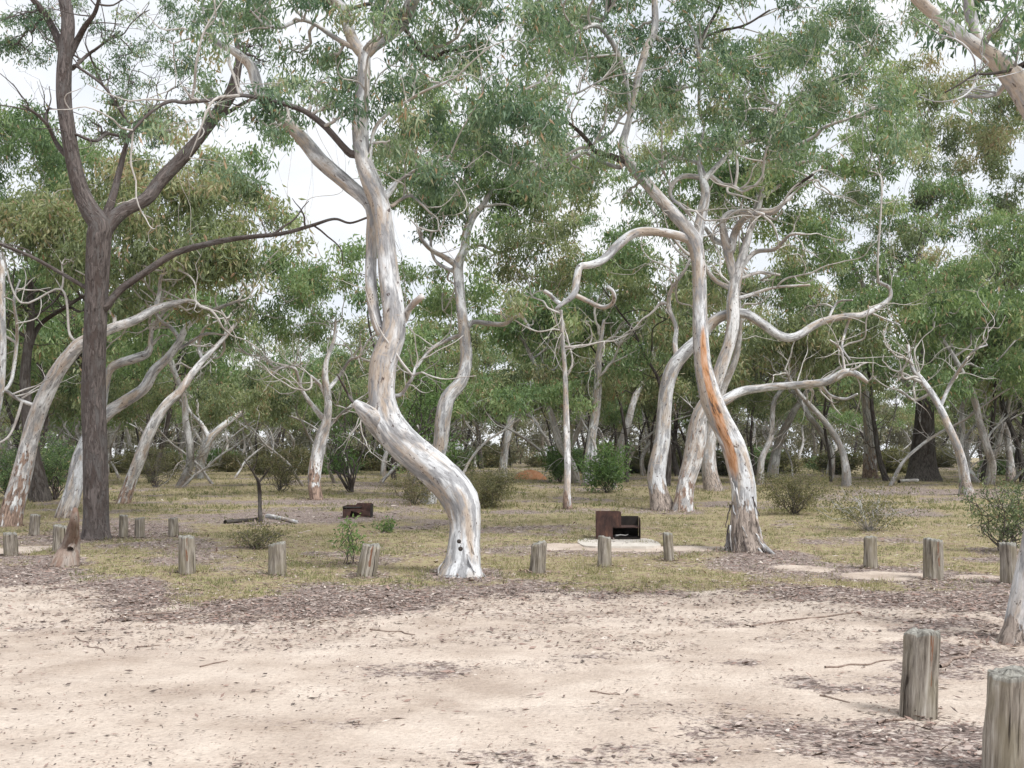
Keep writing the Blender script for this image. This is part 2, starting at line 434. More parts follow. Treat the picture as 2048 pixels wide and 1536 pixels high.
    def fill(s, x, y, r, k=1.0, near=False):
        if near: s.clumps([(x, y, r, r * .7, rng.uniform(-.3, 3.2), k)], nt=4); return
        Y = s.Y + rng.uniform(-.6, 5); p = P(x, y, Y)
        if in_hole(p): return
        m = max(1, s.Y / 33); r *= m
        pts = clump(s.cr, p, (r, r, r * .8), int(34 * k * r * r / .6 / m), 13, .2 * m ** .6, .052 * m ** .6, (.42 if rng.random() < .5 else .62) + rng.normal(0, .1))
        a, ar = s.near(p); twig_spray(s.tw, a, p, min(.035, ar * .75 + .004), pts, 4, tsk=s.tsk)
    def finish(s, leafmat, twigmat=None):
        s.tw.build('branches', twigmat or s.mat, s.root, origin=s.org)
        if s.cr.V: s.cr.build('crown', leafmat, s.root, smooth=False, origin=s.org)

HOLES = [(60, 165, 55, 62), (685, 440, 52, 58), (1165, 165, 62, 52), (1290, 30, 45, 45), (1520, 30, 60, 25), (1935, 100, 60, 45), (1325, 590, 40, 60), (1500, 700, 30, 60),
         (1990, 640, 45, 70), (430, 575, 40, 42), (960, 395, 26, 30), (1660, 300, 40, 26), (500, 130, 60, 70), (780, 480, 26, 50), (870, 690, 35, 40), (1200, 400, 24, 36), (300, 180, 60, 60),
         (1530, 520, 36, 36), (1330, 500, 30, 30)]
def project(p):
    d = np.asarray(p) - CAM; z = d.dot(FW); return 1024 + F * d[0] / z, 768 - F * d.dot(UP) / z
def in_hole(p):
    x, y = project(p)
    return any(((x - hx) / rx) ** 2 + ((y - hy) / ry) ** 2 < 1 for hx, hy, rx, ry in HOLES)

# ---- big bent gum in the middle
def t1_rough(L, X, A, V): return np.full(A.shape, .12)
t1 = Tree('gum_tree', (925, 1153), M['gum'], 'big pale gum with an S-bent trunk, right of the leaning split post', group='scribbly gums with pale twisting trunks')
t1.trunk([(924, 1158, 104), (926, 1130, 78), (929, 1080, 66), (930, 1040, 66), (921, 1000, 76), (892, 960, 72), (844, 918, 72), (802, 882, 73), (772, 842, 70), (763, 798, 58), (763, 755, 58), (769, 714, 57), (784, 675, 52), (788, 640, 47), (785, 600, 45), (778, 560, 42), (773, 509, 40), (767, 450, 39), (760, 410, 42), (740, 360, 42), (724, 308, 37), (720, 239, 35), (726, 171, 31), (728, 120, 29), (727, 100, 27)], dd=.9, n=32, bump=.10, lobes=.24)
t1.limb([(778, 690, 20), (752, 640, 24), (742, 567, 25), (743, 480, 24), (742, 415, 28), (700, 372, 32), (650, 330, 34), (615, 290, 32), (588, 260, 28), (550, 222, 25), (522, 190, 24), (512, 160, 24), (500, 130, 22), (470, 104, 18), (440, 88, 14), (415, 60, 10), (408, 15, 8), (400, -30, 6)], dd=1.2)
t1.limb([(702, 308, 18), (687, 294, 15), (650, 253, 14), (615, 226, 13), (581, 212, 12), (513, 195, 10), (479, 191, 9), (438, 198, 9), (369, 205, 8), (342, 202, 8), (308, 219, 7), (273, 253, 6), (256, 273, 5)], dd=-.8, mat=M['iron'])
t1.limb([(728, 112, 26), (708, 85, 26), (696, 55, 24), (690, 22, 23), (668, 2, 22), (645, -15, 20), (610, -60, 16)], dd=.4)
t1.limb([(730, 112, 24), (748, 92, 26), (775, 72, 29), (802, 48, 30), (820, 12, 29), (838, -30, 27), (850, -90, 22)], dd=-.3)
t1.limb([(706, 95, 11), (665, 72, 11), (630, 48, 10), (600, 40, 9), (560, 55, 8), (530, 48, 6), (500, 20, 4)], dd=-.5)
t1.limb([(744, 8, 8), (770, 35, 8), (800, 54, 9), (815, 64, 9), (840, 100, 9), (868, 118, 9), (888, 104, 8), (915, 100, 5)], dd=.6, mat=M['dark'])
t1.limb([(806, 900, 58), (778, 866, 60), (752, 842, 50), (732, 824, 36), (718, 812, 25), (710, 805, 17)], dd=-.1, n=18, bump=.14, ntw=0)
t1.limb([(705, 803, 8), (696, 788, 6), (686, 770, 5), (674, 748, 3)], dd=-.05, mat=M['iron'], n=6, ntw=0)
t1.limb([(808, 640, 15), (818, 618, 15), (838, 598, 14), (846, 592, 13)], dd=-.2, mat=M['gum_warm'], ntw=0)
t1.limb([(765, 400, 18), (784, 376, 15), (792, 366, 10), (812, 352, 7), (850, 334, 6), (905, 332, 4)], dd=.3)
t1.limb([(738, 325, 8), (742, 300, 9), (748, 262, 8), (770, 232, 8), (810, 205, 7), (850, 182, 6), (905, 158, 4)], dd=-.6)
t1.limb([(782, 412, 8), (800, 400, 7), (822, 392, 6), (845, 410, 5), (862, 428, 4)], dd=.5)
t1.limb([(800, 790, 8), (815, 770, 8), (826, 752, 7), (830, 735, 5)], dd=.3)
# knot hole plates on the bent trunk
def knot(parent_tree, px, py, r, Y, matk, name='knot_hole'):
    mb = MB(); c = P(px, py, Y)
    tube(mb, [[*c, r], [*(c + [0, -.012, 0]), r * .8], [*(c + [0, -.016, 0]), r * .3]], 10, .2, seed=3, spline=False)
    mb.build(name, matk, parent_tree.trunk_o, origin=parent_tree.org)
cl1 = [(470, 25, 55, 45), (540, 5, 50, 30), (600, 105, 45, 32), (560, 165, 45, 26, -1, .5), (640, 165, 42, 34), (690, 160, 30, 45, 1.2), (620, 20, 40, 30), (870, 50, 60, 36), (950, 75, 60, 36), (1020, 90, 48, 36), (900, 15, 70, 30), (980, 10, 70, 30),
       (1060, 30, 50, 30), (835, 145, 44, 34), (920, 125, 48, 30), (1000, 150, 44, 34), (1050, 215, 36, 46), (1085, 260, 30, 40), (1015, 220, 40, 30), (930, 205, 48, 26), (860, 255, 44, 24), (930, 275, 40, 26), (1000, 300, 38, 28), (780, 280, 30, 34, .5, .7),
       (860, 320, 44, 22), (1040, 335, 40, 36), (1085, 330, 34, 30), (780, 165, 36, 34), (800, 110, 30, 26), (560, 250, 44, 22, .5, .5), (500, 235, 40, 22, .5, .5), (650, 210, 26, 24, .6, .6), (330, 260, 40, 20, -1, .4), (440, 240, 40, 20, .6, .5),
       (660, 110, 24, 30), (745, 210, 20, 50, 1.5, .6), (1100, 120, 36, 30), (700, 30, 30, 26, 1), (760, 20, 26, 26, 1.4), (880, 100, 40, 20), (820, 215, 34, 20), (960, 240, 34, 20), (1120, 60, 40, 30), (1110, 200, 26, 30, .5, .6),
       (400, -60, 90, 50), (600, -70, 100, 50), (800, -80, 100, 50), (950, -70, 90, 50)]
t1.clumps(cl1, tb=.5, dens=.85)
t1.clumps([(x + rng.uniform(-40, 40), y + rng.uniform(-30, 30), rx * .55, ry * .55, None or rng.uniform(.2, 3)) for x, y, rx, ry, *_ in cl1 if rng.random() < .6], tb=.42, nt=3)
t1.bare(10, 1.0, .012, .5); t1.wander(16, 1.5, .028)
for (x, y, r) in ((918, 1083, .030), (921, 1098, .033)): knot(t1, x, y, r, t1.Y - .245, M['dark'])

# ---- right gum with orange streak
def t3_rough(L, X, A, V):
    v = np.clip(1.15 - (L[:, None] - .25) / 1.0 * .75, 0, 1) + 0 * A
    return np.where(L[:, None] > 1.25, .25, np.maximum(v, .25)) * np.ones_like(A)
def t3_streak(L, X, A, V):
    # facing side, between about 1.3 m and 3.6 m up the trunk, narrowing
    up = X[:, 2] - X[0, 2]; face = np.clip((V[:, :, 1] - X[:, None, 1]) / -.13, -1, 1); side = (V[:, :, 0] - X[:, None, 0]) / .14
    w = np.clip(np.sin(np.clip((up - 1.3) / 2.9, 0, 1) * math.pi) * 2.2, 0, 1)[:, None]
    rr = np.clip(np.linalg.norm(V - X[:, None, :], axis=2), .05, 1); side = (V[:, :, 0] - X[:, None, 0]) / rr
    mid_ = np.interp(up, [1.3, 2.1, 2.7, 4.1], [-.6, -.5, -.1, .15])[:, None]
    return w * (face > -.2) * np.clip(1.3 - np.abs(side - mid_) * 2.3, 0, 1) * 1.1
t3 = Tree('gum_tree', (1492, 1103), M['gum'], 'tall gum with an orange bark streak and a shaggy flaking base', group='scribbly gums with pale twisting trunks')
t3.trunk([(1493, 1108, 84), (1489, 1080, 66), (1487, 1050, 60), (1487, 1010, 53), (1486, 975, 52), (1478, 935, 52), (1465, 890, 49), (1442, 845, 47), (1424, 805, 46), (1413, 765, 41), (1406, 730, 36), (1402, 684, 34), (1400, 626, 31), (1399, 567, 30), (1396, 520, 30), (1389, 486, 34), (1372, 455, 30), (1350, 430, 28), (1322, 400, 26), (1298, 372, 25), (1270, 340, 24), (1250, 312, 23), (1246, 285, 18), (1252, 262, 15), (1262, 225, 13), (1275, 160, 15), (1292, 100, 17), (1309, 60, 16), (1309, 5, 14), (1305, -60, 12)], dd=1.0, n=28, bump=.07, rough=t3_rough, streak=t3_streak, lobes=.22)
t3.limb([(1394, 490, 22), (1398, 462, 23), (1404, 425, 23), (1411, 392, 21), (1408, 368, 18), (1402, 350, 12), (1398, 320, 9), (1402, 285, 7), (1408, 255, 6), (1398, 215, 6), (1400, 150, 9), (1395, 95, 10), (1385, 60, 7), (1345, 0, 5)], dd=1.0)
t3.limb([(1396, 95, 8), (1412, 60, 7), (1435, 20, 6), (1450, -20, 4)], dd=.4, mat=M['iron'])
t3.limb([(1398, 80, 6), (1440, 62, 6), (1490, 50, 5), (1540, 20, 4)], dd=.2, mat=M['iron'])
t3.limb([(1406, 356, 12), (1370, 352, 11), (1347, 366, 10), (1341, 392, 8), (1362, 412, 7), (1382, 430, 6)], dd=-.4)
t3.limb([(1410, 358, 13), (1430, 336, 12), (1455, 312, 10), (1480, 290, 9), (1510, 280, 8), (1540, 270, 8), (1555, 245, 7), (1600, 205, 5)], dd=.5, mat=M['gum_warm'])
t3.limb([(1424, 354, 11), (1445, 369, 10), (1466, 372, 9), (1484, 384, 7)], dd=-.3)
t3.limb([(1410, 352, 8), (1400, 330, 8), (1375, 320, 7), (1345, 318, 6), (1312, 332, 5)], dd=-.2)
t3.limb([(1388, 484, 20), (1350, 469, 19), (1300, 463, 20), (1265, 468, 20), (1236, 490, 20), (1207, 519, 18), (1180, 530, 16), (1160, 534, 15), (1153, 560, 16), (1148, 588, 15), (1127, 606, 10), (1112, 618, 7)], dd=-.9, ntw=0)
t3.limb([(1150, 590, 11), (1178, 603, 10), (1202, 614, 10), (1222, 610, 10), (1229, 595, 9), (1224, 580, 8), (1214, 573, 7)], dd=-.3, ntw=0)
t3.limb([(1122, 609, 10), (1108, 598, 10), (1098, 588, 9), (1088, 582, 9)], dd=.2, ntw=0)
t3.limb([(1248, 322, 16), (1222, 312, 13), (1192, 303, 11), (1178, 285, 9), (1160, 265, 9), (1140, 248, 7), (1125, 236, 6), (1106, 222, 5)], dd=-.4, mat=M['dark'])
t3.limb([(1240, 335, 10), (1200, 322, 8), (1170, 305, 8), (1148, 316, 10), (1105, 330, 8), (1065, 342, 6)], dd=.4)
t3.limb([(1170, 303, 8), (1195, 282, 7), (1225, 262, 6), (1240, 232, 5)], dd=.3)
t3.limb([(1262, 225, 12), (1250, 150, 10), (1235, 105, 13), (1215, 70, 12), (1190, 50, 11), (1150, 66, 7), (1115, 78, 6), (1080, 50, 5), (1060, 0, 4)], dd=-.6)
t3.limb([(1195, 52, 8), (1215, 25, 7), (1222, -10, 5)], dd=.2, mat=M['iron'])
t3.limb([(1225, 110, 7), (1135, 122, 7), (1090, 158, 6), (1050, 180, 5)], dd=-.3)
t3.limb([(1090, 160, 6), (1120, 182, 5), (1150, 187, 5), (1185, 170, 4), (1210, 155, 3)], dd=-.1)
t3.limb([(1505, 1085, 18), (1524, 1092, 14), (1540, 1103, 9), (1552, 1112, 5)], dd=-.3, name='root')
cl3 = [(1250, 60, 40, 34), (1340, 95, 44, 36), (1180, 100, 44, 34), (1095, 30, 46, 34), (1130, 110, 34, 26), (1250, 160, 44, 36), (1325, 175, 42, 36), (1400, 150, 44, 30), (1290, 225, 38, 36), (1350, 230, 40, 34), (1440, 200, 52, 34),
       (1520, 170, 56, 40), (1590, 200, 52, 38), (1500, 260, 44, 34), (1570, 250, 50, 34), (1640, 60, 60, 40), (1730, 45, 60, 40), (1570, 90, 44, 30), (1690, 110, 56, 34), (1790, 90, 50, 36), (1620, 150, 44, 34), (1700, 10, 80, 30), (1590, 10, 60, 26), (1820, 30, 40, 30),
       (1220, 215, 36, 28), (1380, 290, 34, 24), (1440, 270, 36, 26), (1330, 300, 26, 30, 1, .6), (1210, 140, 34, 28), (1160, 30, 40, 26), (1230, 5, 50, 26), (1430, 110, 34, 26, .5, .7), (1480, 130, 40, 26), (1370, 40, 26, 26, 1, .5), (1660, 200, 50, 30), (1540, 320, 44, 30), (1610, 300, 40, 26),
       (1120, 300, 34, 24), (1075, 345, 34, 30), (1140, 350, 30, 24), (1100, 395, 34, 26), (1180, 360, 30, 24), (1245, 395, 30, 20, 1), (1290, -50, 120, 50), (1500, -50, 120, 50), (1700, -60, 120, 50), (1110, -40, 90, 50)]
t3.clumps(cl3, tb=.52, dens=.8)
t3.clumps([(x + rng.uniform(-40, 40), y + rng.uniform(-30, 30), rx * .55, ry * .55, rng.uniform(.2, 3)) for x, y, rx, ry, *_ in cl3 if rng.random() < .6], tb=.47, nt=3)
t3.bare(10, 1.1, .014, .5); t3.wander(30, 1.7, .034)

def strips(t, n, h, mats):
    c = t.tc; base = c[:, 2][0] + .25
    for i in range(n):
        z = base + h * rng.random(); j = int(np.argmin(np.abs(c[:, 2] - z))); j2 = min(len(c) - 1, j + 3)
        a = rng.uniform(math.pi * .85, math.pi * 2.15); mb = MB(); L = rng.uniform(.15, .42); pts = []
        for q in range(6):
            u = q / 5; zz = c[j, 2] - L * u; k = int(np.argmin(np.abs(c[:, 2] - zz))); r = c[k, 3]
            o = r * (1.0 + .10 * math.sin(u * 3) + (.28 * u * u if i % 2 else 0)) + .006
            pts.append([c[k, 0] + math.cos(a + u * .3) * o, c[k, 1] + math.sin(a + u * .3) * o, max(zz, base - .02), rng.uniform(.008, .022) * (1 - .5 * u)])
        tube(mb, pts, 6, .3, seed=i, step=lambda r: .04); mb.build('bark_strip', M[mats[i % len(mats)]], t.trunk_o, origin=t.org)
strips(t3, 22, 1.25, ['gum_warm', 'iron', 'gum', 'iron'])
strips(t1, 4, .8, ['gum'])

# ---- brown ironbark on the left
t2 = Tree('rough_barked_tree', (192, 1078), M['iron'], 'straight brown rough-barked tree that forks high on the left, behind the broken stump', group=None)
t2.trunk([(192, 1086, 72), (192, 1060, 56), (192, 1000, 52), (190, 900, 50), (187, 800, 50), (189, 700, 48), (193, 600, 48), (196, 520, 50), (198, 470, 52), (200, 448, 50), (182, 424, 42), (162, 382, 36), (147, 325, 32), (136, 260, 32), (128, 200, 32), (128, 140, 31), (133, 90, 30), (136, 40, 28), (126, -15, 26), (115, -80, 22)], dd=-.6, n=26, bump=.05, rough=lambda L, X, A, V: .55 + 0 * A, lobes=.12)
R2 = lambda L, X, A, V: .5 + 0 * A
for pl, dd in (([(205, 462, 40), (225, 438, 34), (252, 418, 30), (292, 398, 28), (322, 360, 28), (368, 312, 28), (405, 268, 24), (435, 226, 26), (460, 190, 26), (472, 150, 20), (478, 110, 14), (470, 60, 9), (480, 10, 6)], 1.2),
               ([(204, 455, 26), (222, 405, 17), (236, 355, 14), (248, 305, 11), (256, 278, 9), (262, 262, 7), (240, 220, 6), (205, 170, 6), (150, 130, 6)], .6),
               ([(258, 275, 8), (285, 235, 7), (310, 215, 6), (345, 200, 5)], -.6),
               ([(256, 276, 7), (215, 268, 7), (190, 282, 7), (150, 268, 6)], -.5),
               ([(132, 310, 12), (112, 285, 10), (95, 250, 8), (65, 222, 6), (44, 210, 4)], -.4),
               ([(96, 252, 7), (92, 232, 7), (98, 215, 5)], .1),
               ([(128, 110, 20), (108, 60, 16), (85, 22, 14), (60, -10, 12), (40, -50, 9)], .5),
               ([(136, 118, 16), (155, 80, 14), (172, 50, 12), (190, 25, 9), (200, -10, 7)], -.5),
               ([(145, 138, 8), (175, 110, 7), (195, 96, 6), (240, 62, 5)], .4),
               ([(210, 615, 20), (222, 600, 17), (245, 576, 16), (290, 545, 15), (350, 507, 15), (420, 487, 13), (480, 476, 11), (560, 468, 9), (620, 452, 8), (668, 438, 6), (700, 446, 5), (735, 435, 5)], -1.0),
               ([(430, 235, 10), (455, 225, 9), (490, 205, 8), (515, 195, 6)], .4),
               ([(180, 580, 9), (120, 545, 8), (60, 512, 7), (0, 488, 7), (-40, 470, 6)], -.5)):
    t2.limb(pl, dd, rough=R2)
cl2 = [(40, 30, 60, 40, -.5), (20, 90, 50, 34, .3), (90, 60, 40, 34), (70, 110, 36, 24, .5, .6), (200, 50, 50, 34, .4, .5), (240, 110, 50, 30, .4, .45), (290, 90, 50, 34, .2, .45), (350, 60, 50, 34, .2, .5), (340, 140, 55, 34, .2, .5), (270, 165, 50, 30, .2, .4), (400, 120, 50, 34, .2, .5),
       (220, 210, 44, 24, .2, .4), (300, 210, 40, 26, .3, .4), (410, 170, 44, 26, .3, .5), (180, 240, 24, 20, .2, .4), (270, 20, 60, 30, .2, .5), (400, 20, 50, 34, .4, .6), (330, 10, 60, 30), (150, 10, 50, 30, .6, .6), (200, 150, 40, 30, .5, .4), (500, 90, 40, 26, 0, .4), (540, 120, 40, 26, 0, .35), (460, 60, 40, 26, .4, .5),
       (120, -50, 100, 40), (300, -50, 120, 40)]
cl2 += [(rng.uniform(190, 570), rng.uniform(40, 290), 34, 22, rng.uniform(-.5, 1.5), .45) for _ in range(34)] + [(rng.uniform(0, 110), rng.uniform(0, 120), 34, 26, rng.uniform(-.3, 1.5), .8) for _ in range(8)]
t2.clumps(cl2, ll=.09, lw=.024, ns=75, nl=10, tb=.35, dens=.95)
t2.bare(26, 1.3, .014, .45)
t2.finish(M['leaf_blue'], M['iron'])

# ---- near tree at the right edge
t22 = Tree('gum_tree', (2040, 1288), M['gum'], 'nearest gum, cut by the right edge, limb reaching into the top right corner', group='scribbly gums with pale twisting trunks')
t22.trunk([(2046, 1292, 104), (2050, 1260, 84), (2058, 1200, 76), (2072, 1120, 70), (2086, 1040, 66), (2112, 900, 62), (2135, 740, 60), (2140, 560, 58), (2125, 400, 58), (2098, 280, 58), (2062, 205, 58), (2035, 165, 54), (2005, 130, 44), (1968, 102, 33), (1930, 76, 30), (1885, 40, 28), (1845, 8, 26), (1810, -30, 24), (1760, -90, 18)], dd=.8, n=26, rough=lambda L, X, A, V: np.clip(.75 - (L[:, None] - .25) * 1.4, .1, 1) + 0 * A, lobes=.16)
t22.limb([(2008, 128, 34), (1975, 96, 28), (1952, 62, 24), (1940, 25, 24), (1930, -20, 22), (1900, -90, 16)], dd=.7)
t22.limb([(2060, 120, 8), (2020, 140, 7), (1985, 147, 6), (1950, 150, 5), (1920, 168, 4), (1890, 185, 3)], dd=-.5, mat=M['dark'])
t22.limb([(2020, 1270, 20), (1990, 1296, 13), (1950, 1306, 9), (1905, 1316, 6)], dd=-.15, name='root')
t22.clumps([(1890, 20, 40, 30, .3, .5), (2010, 40, 46, 40, .5, .6), (2035, 90, 30, 30, .5, .6), (1990, -10, 60, 30), (1870, 80, 34, 30, 1.3, .5), (2060, 20, 50, 40), (1930, 190, 26, 18, 1.2, .5), (2100, 100, 60, 60, .5), (1860, -60, 80, 40)], ll=.11, nl=10, dens=.9)
t22.bare(6, .8, .01, .6)
t22.finish(M['leaf_blue'], M['gum'])

# ---- mid-distance traced trees
RB = lambda hi, h: (lambda L, X, A, V: np.clip(hi - (L[:, None] - .25) / h * hi, .12, 1) + 0 * A)
MIDS = []
def mid(base, poly, label, mat='gum', limbs=(), canopies=(), leaf='leaf_green', bare=(6, 1.5, .03), rough=None, dd=.8, group='pale gums standing behind the posts', name='gum_tree', n=14, bump=.08, tb=.45):
    t = Tree(name, base, M[mat], label, group=group)
    t.trunk(poly, dd, n, bump, rough=rough)
    for l in limbs: t.limb(l[0], l[1] if len(l) > 1 else 0, 8, mat=M[l[2]] if len(l) > 2 else None)
    for c in canopies: t.canopy(*c[:5], tb=tb, **(c[5] if len(c) > 5 else {}))
    if bare: t.wander(min(6, int(bare[0] * .6)), bare[1] * 1.6, bare[2] * 2.2, .3); t.bare(int(bare[0] * 1.0), bare[1], bare[2] * .8)
    MIDS.append((t, leaf, mat, poly[-1][0], poly[-1][1])); return t

mid((855, 1008), [(856, 1012, 36), (862, 970, 32), (872, 930, 31), (882, 880, 32), (886, 835, 33), (896, 795, 32), (922, 764, 28), (932, 725, 26), (930, 680, 24), (923, 620, 22), (918, 570, 21), (916, 530, 23), (928, 500, 18), (934, 462, 18), (946, 432, 17), (968, 408, 13), (985, 372, 9), (1000, 330, 6)],
    'slim curving gum rising just right of the big bent trunk',
    limbs=[([(914, 530, 15), (892, 516, 12), (866, 502, 10), (846, 482, 9), (838, 455, 6)], -.5), ([(940, 440, 14), (930, 405, 11), (926, 372, 9), (945, 330, 8), (955, 280, 6)], .6), ([(928, 672, 11), (945, 645, 10), (975, 647, 11), (1008, 648, 10), (1040, 632, 7), (1062, 660, 5)], -.5),
           ([(926, 668, 10), (890, 682, 9), (858, 702, 8), (830, 740, 5)], .5), ([(930, 500, 9), (962, 490, 8), (1000, 505, 7), (1040, 492, 5)], .3), ([(912, 545, 8), (870, 520, 7), (862, 470, 6), (880, 430, 5), (850, 395, 4)], .4), ([(938, 452, 9), (915, 420, 8), (900, 385, 6), (870, 340, 5)], .5)],
    canopies=[(900, 340, 170, 90, 12), (1010, 400, 120, 70, 8), (830, 400, 90, 60, 4), (960, 260, 150, 60, 5)], leaf='leaf_green', bare=(9, 1.6, .03))

mid((20, 1052), [(18, 1056, 52), (24, 1020, 46), (36, 975, 44), (50, 920, 40), (65, 860, 36), (86, 800, 36), (112, 748, 31), (140, 710, 30), (165, 685, 28), (220, 658, 22), (270, 640, 20), (310, 618, 17), (350, 606, 12), (378, 600, 8)],
    'thick mottled gum leaning right across the brown tree, at the far left edge', 'gum_warm',
    limbs=[([(310, 620, 10), (318, 590, 9), (322, 555, 7), (340, 520, 5)], .3, 'gum_warm'), ([(80, 815, 9), (40, 800, 8), (10, 780, 7)], -.4)],
    canopies=[(120, 470, 190, 110, 11), (420, 520, 110, 60, 5)], rough=RB(.75, 3.2), leaf='leaf_olive', bare=(7, 1.6, .03))

mid((128, 1036), [(128, 1040, 40), (142, 1000, 38), (152, 960, 36), (162, 915, 36), (184, 862, 30), (215, 826, 27), (250, 803, 25), (288, 777, 24), (308, 742, 21), (335, 716, 18), (358, 684, 16), (375, 652, 12), (408, 628, 10), (442, 614, 8), (480, 600, 5)],
    'white-stemmed gum bending right from behind the brown tree',
    limbs=[([(200, 845, 22), (208, 790, 18), (218, 742, 18), (240, 726, 20), (285, 712, 20), (300, 700, 12), (304, 660, 9), (330, 620, 7)], .8), ([(360, 680, 10), (342, 655, 9), (320, 640, 7), (300, 610, 5)], .3), ([(350, 700, 7), (372, 690, 7), (410, 668, 6), (450, 670, 4)], -.3)],
    canopies=[(360, 400, 220, 90, 17), (280, 560, 160, 70, 6)], rough=RB(.6, 1.0), leaf='leaf_olive', bare=(8, 1.4, .025))

mid((247, 1008), [(246, 1012, 30), (258, 972, 26), (278, 920, 26), (300, 862, 24), (330, 812, 20), (360, 782, 17), (385, 746, 15), (410, 716, 12), (440, 685, 10), (476, 642, 8), (500, 608, 6)],
    'slender gum leaning right with a forked, rough foot, right of the brown tree', 'gum_warm',
    limbs=[([(405, 722, 8), (398, 690, 7), (410, 655, 6), (440, 640, 4)], .3), ([(450, 672, 7), (455, 640, 6), (478, 610, 4)], -.3)],
    canopies=[(520, 580, 130, 80, 8), (400, 660, 100, 60, 4)], rough=RB(.8, 2.0), leaf='leaf_green', bare=(8, 1.5, .025))

mid((398, 957), [(398, 960, 20), (402, 928, 19), (410, 900, 20), (424, 872, 15), (458, 842, 14), (490, 820, 11), (520, 788, 9), (556, 748, 7), (600, 728, 5)],
    'small bright white gum bending right in the far clearing, beyond the charred sapling',
    limbs=[([(420, 880, 12), (404, 850, 10), (385, 830, 7), (360, 800, 5)], .3), ([(470, 835, 6), (462, 800, 6), (450, 770, 4)], 0)],
    canopies=[(500, 680, 150, 70, 5)], leaf='leaf_green', bare=(12, 2.2, .035))

mid((633, 1000), [(634, 1003, 28), (628, 968, 26), (632, 925, 28), (642, 880, 27), (654, 838, 19), (656, 795, 15), (650, 750, 13), (655, 715, 10), (668, 680, 8), (672, 640, 6)],
    'stunted gum with peeling bark and bare twisted arms, behind the smaller fireplace', 'gum_warm',
    limbs=[([(652, 845, 12), (628, 815, 10), (604, 780, 8), (590, 738, 7), (566, 735, 5), (548, 745, 4)], .3), ([(655, 800, 9), (640, 770, 8), (622, 752, 6)], -.3), ([(656, 780, 9), (680, 750, 8), (700, 720, 7), (720, 712, 6), (722, 690, 4)], .4), ([(644, 872, 9), (670, 840, 6), (700, 815, 5), (740, 815, 4)], .2)],
    canopies=[(600, 640, 100, 60, 5, dict(cr=.7))], rough=RB(.85, 2.6), leaf='leaf_green', bare=(26, 1.8, .03))

mid((1005, 944), [(1005, 947, 22), (1008, 915, 16), (1014, 875, 16), (1024, 832, 18), (1048, 785, 14), (1078, 748, 11), (1105, 716, 8), (1132, 688, 6), (1150, 650, 5)],
    'thin cream-white gum bending right, just left of the orange mound',
    limbs=[([(1085, 742, 6), (1076, 722, 5), (1060, 700, 4)], 0)], canopies=[(1110, 600, 110, 70, 7)], leaf='leaf_olive', bare=(8, 2.0, .03))

mid((1135, 1018), [(1135, 1021, 22), (1134, 985, 16), (1135, 940, 14), (1134, 880, 14), (1132, 810, 12), (1130, 745, 10), (1126, 690, 8), (1122, 620, 6)],
    'thin straight pale pole of a tree beside the larger fireplace, with a dark foot', 'gum_warm', canopies=[(1090, 510, 120, 80, 7)], rough=RB(.8, 1.2), leaf='leaf_olive', bare=(8, 1.6, .018), n=10)

mid((1176, 972), [(1176, 976, 30), (1178, 930, 23), (1182, 885, 20), (1190, 832, 20), (1195, 782, 18), (1196, 730, 15), (1200, 690, 11), (1208, 640, 7)],
    'pale upright gum among the bright saplings, above the larger fireplace', canopies=[(1190, 600, 120, 90, 9), (1220, 480, 110, 60, 5)], rough=RB(.6, 2.0), leaf='leaf_green', bare=(8, 2.0, .03))

mid((1237, 930), [(1236, 934, 26), (1240, 900, 18), (1256, 845, 16), (1272, 790, 14), (1298, 745, 11), (1313, 700, 9), (1316, 650, 7)],
    'grey gum leaning right in shade behind the bright saplings', 'gum_far', canopies=[(1330, 640, 90, 60, 4)], leaf='leaf_olive', bare=(8, 2.2, .03))

mid((1325, 1020), [(1326, 1024, 56), (1319, 990, 42), (1313, 955, 38), (1318, 915, 36), (1325, 880, 32), (1328, 830, 30), (1333, 780, 30), (1346, 735, 30), (1368, 706, 28), (1395, 680, 25), (1424, 645, 24), (1452, 630, 22), (1490, 627, 20), (1528, 650, 20), (1558, 671, 19), (1590, 674, 18), (1640, 645, 16), (1690, 633, 14), (1725, 630, 13), (1760, 612, 11), (1780, 595, 9), (1778, 575, 8), (1755, 562, 7), (1762, 552, 5)],
    'dark-footed gum curving behind the streaked trunk and off right in one long bare arm',
    limbs=[([(1355, 722, 12), (1350, 690, 11), (1352, 655, 9), (1338, 615, 10), (1342, 580, 8), (1370, 540, 7), (1388, 500, 6)], .4, 'gum_warm'), ([(1655, 640, 6), (1675, 605, 5), (1705, 600, 4)], 0), ([(1700, 634, 6), (1690, 665, 6), (1684, 695, 5), (1700, 720, 4)], -.2), ([(1740, 625, 5), (1775, 640, 4), (1800, 650, 3)], 0)],
    canopies=[(1330, 420, 110, 60, 5), (1250, 520, 90, 60, 4, dict(k=.7))], rough=RB(1.0, 1.5), leaf='leaf_green', bare=(9, 1.4, .022), dd=.5)

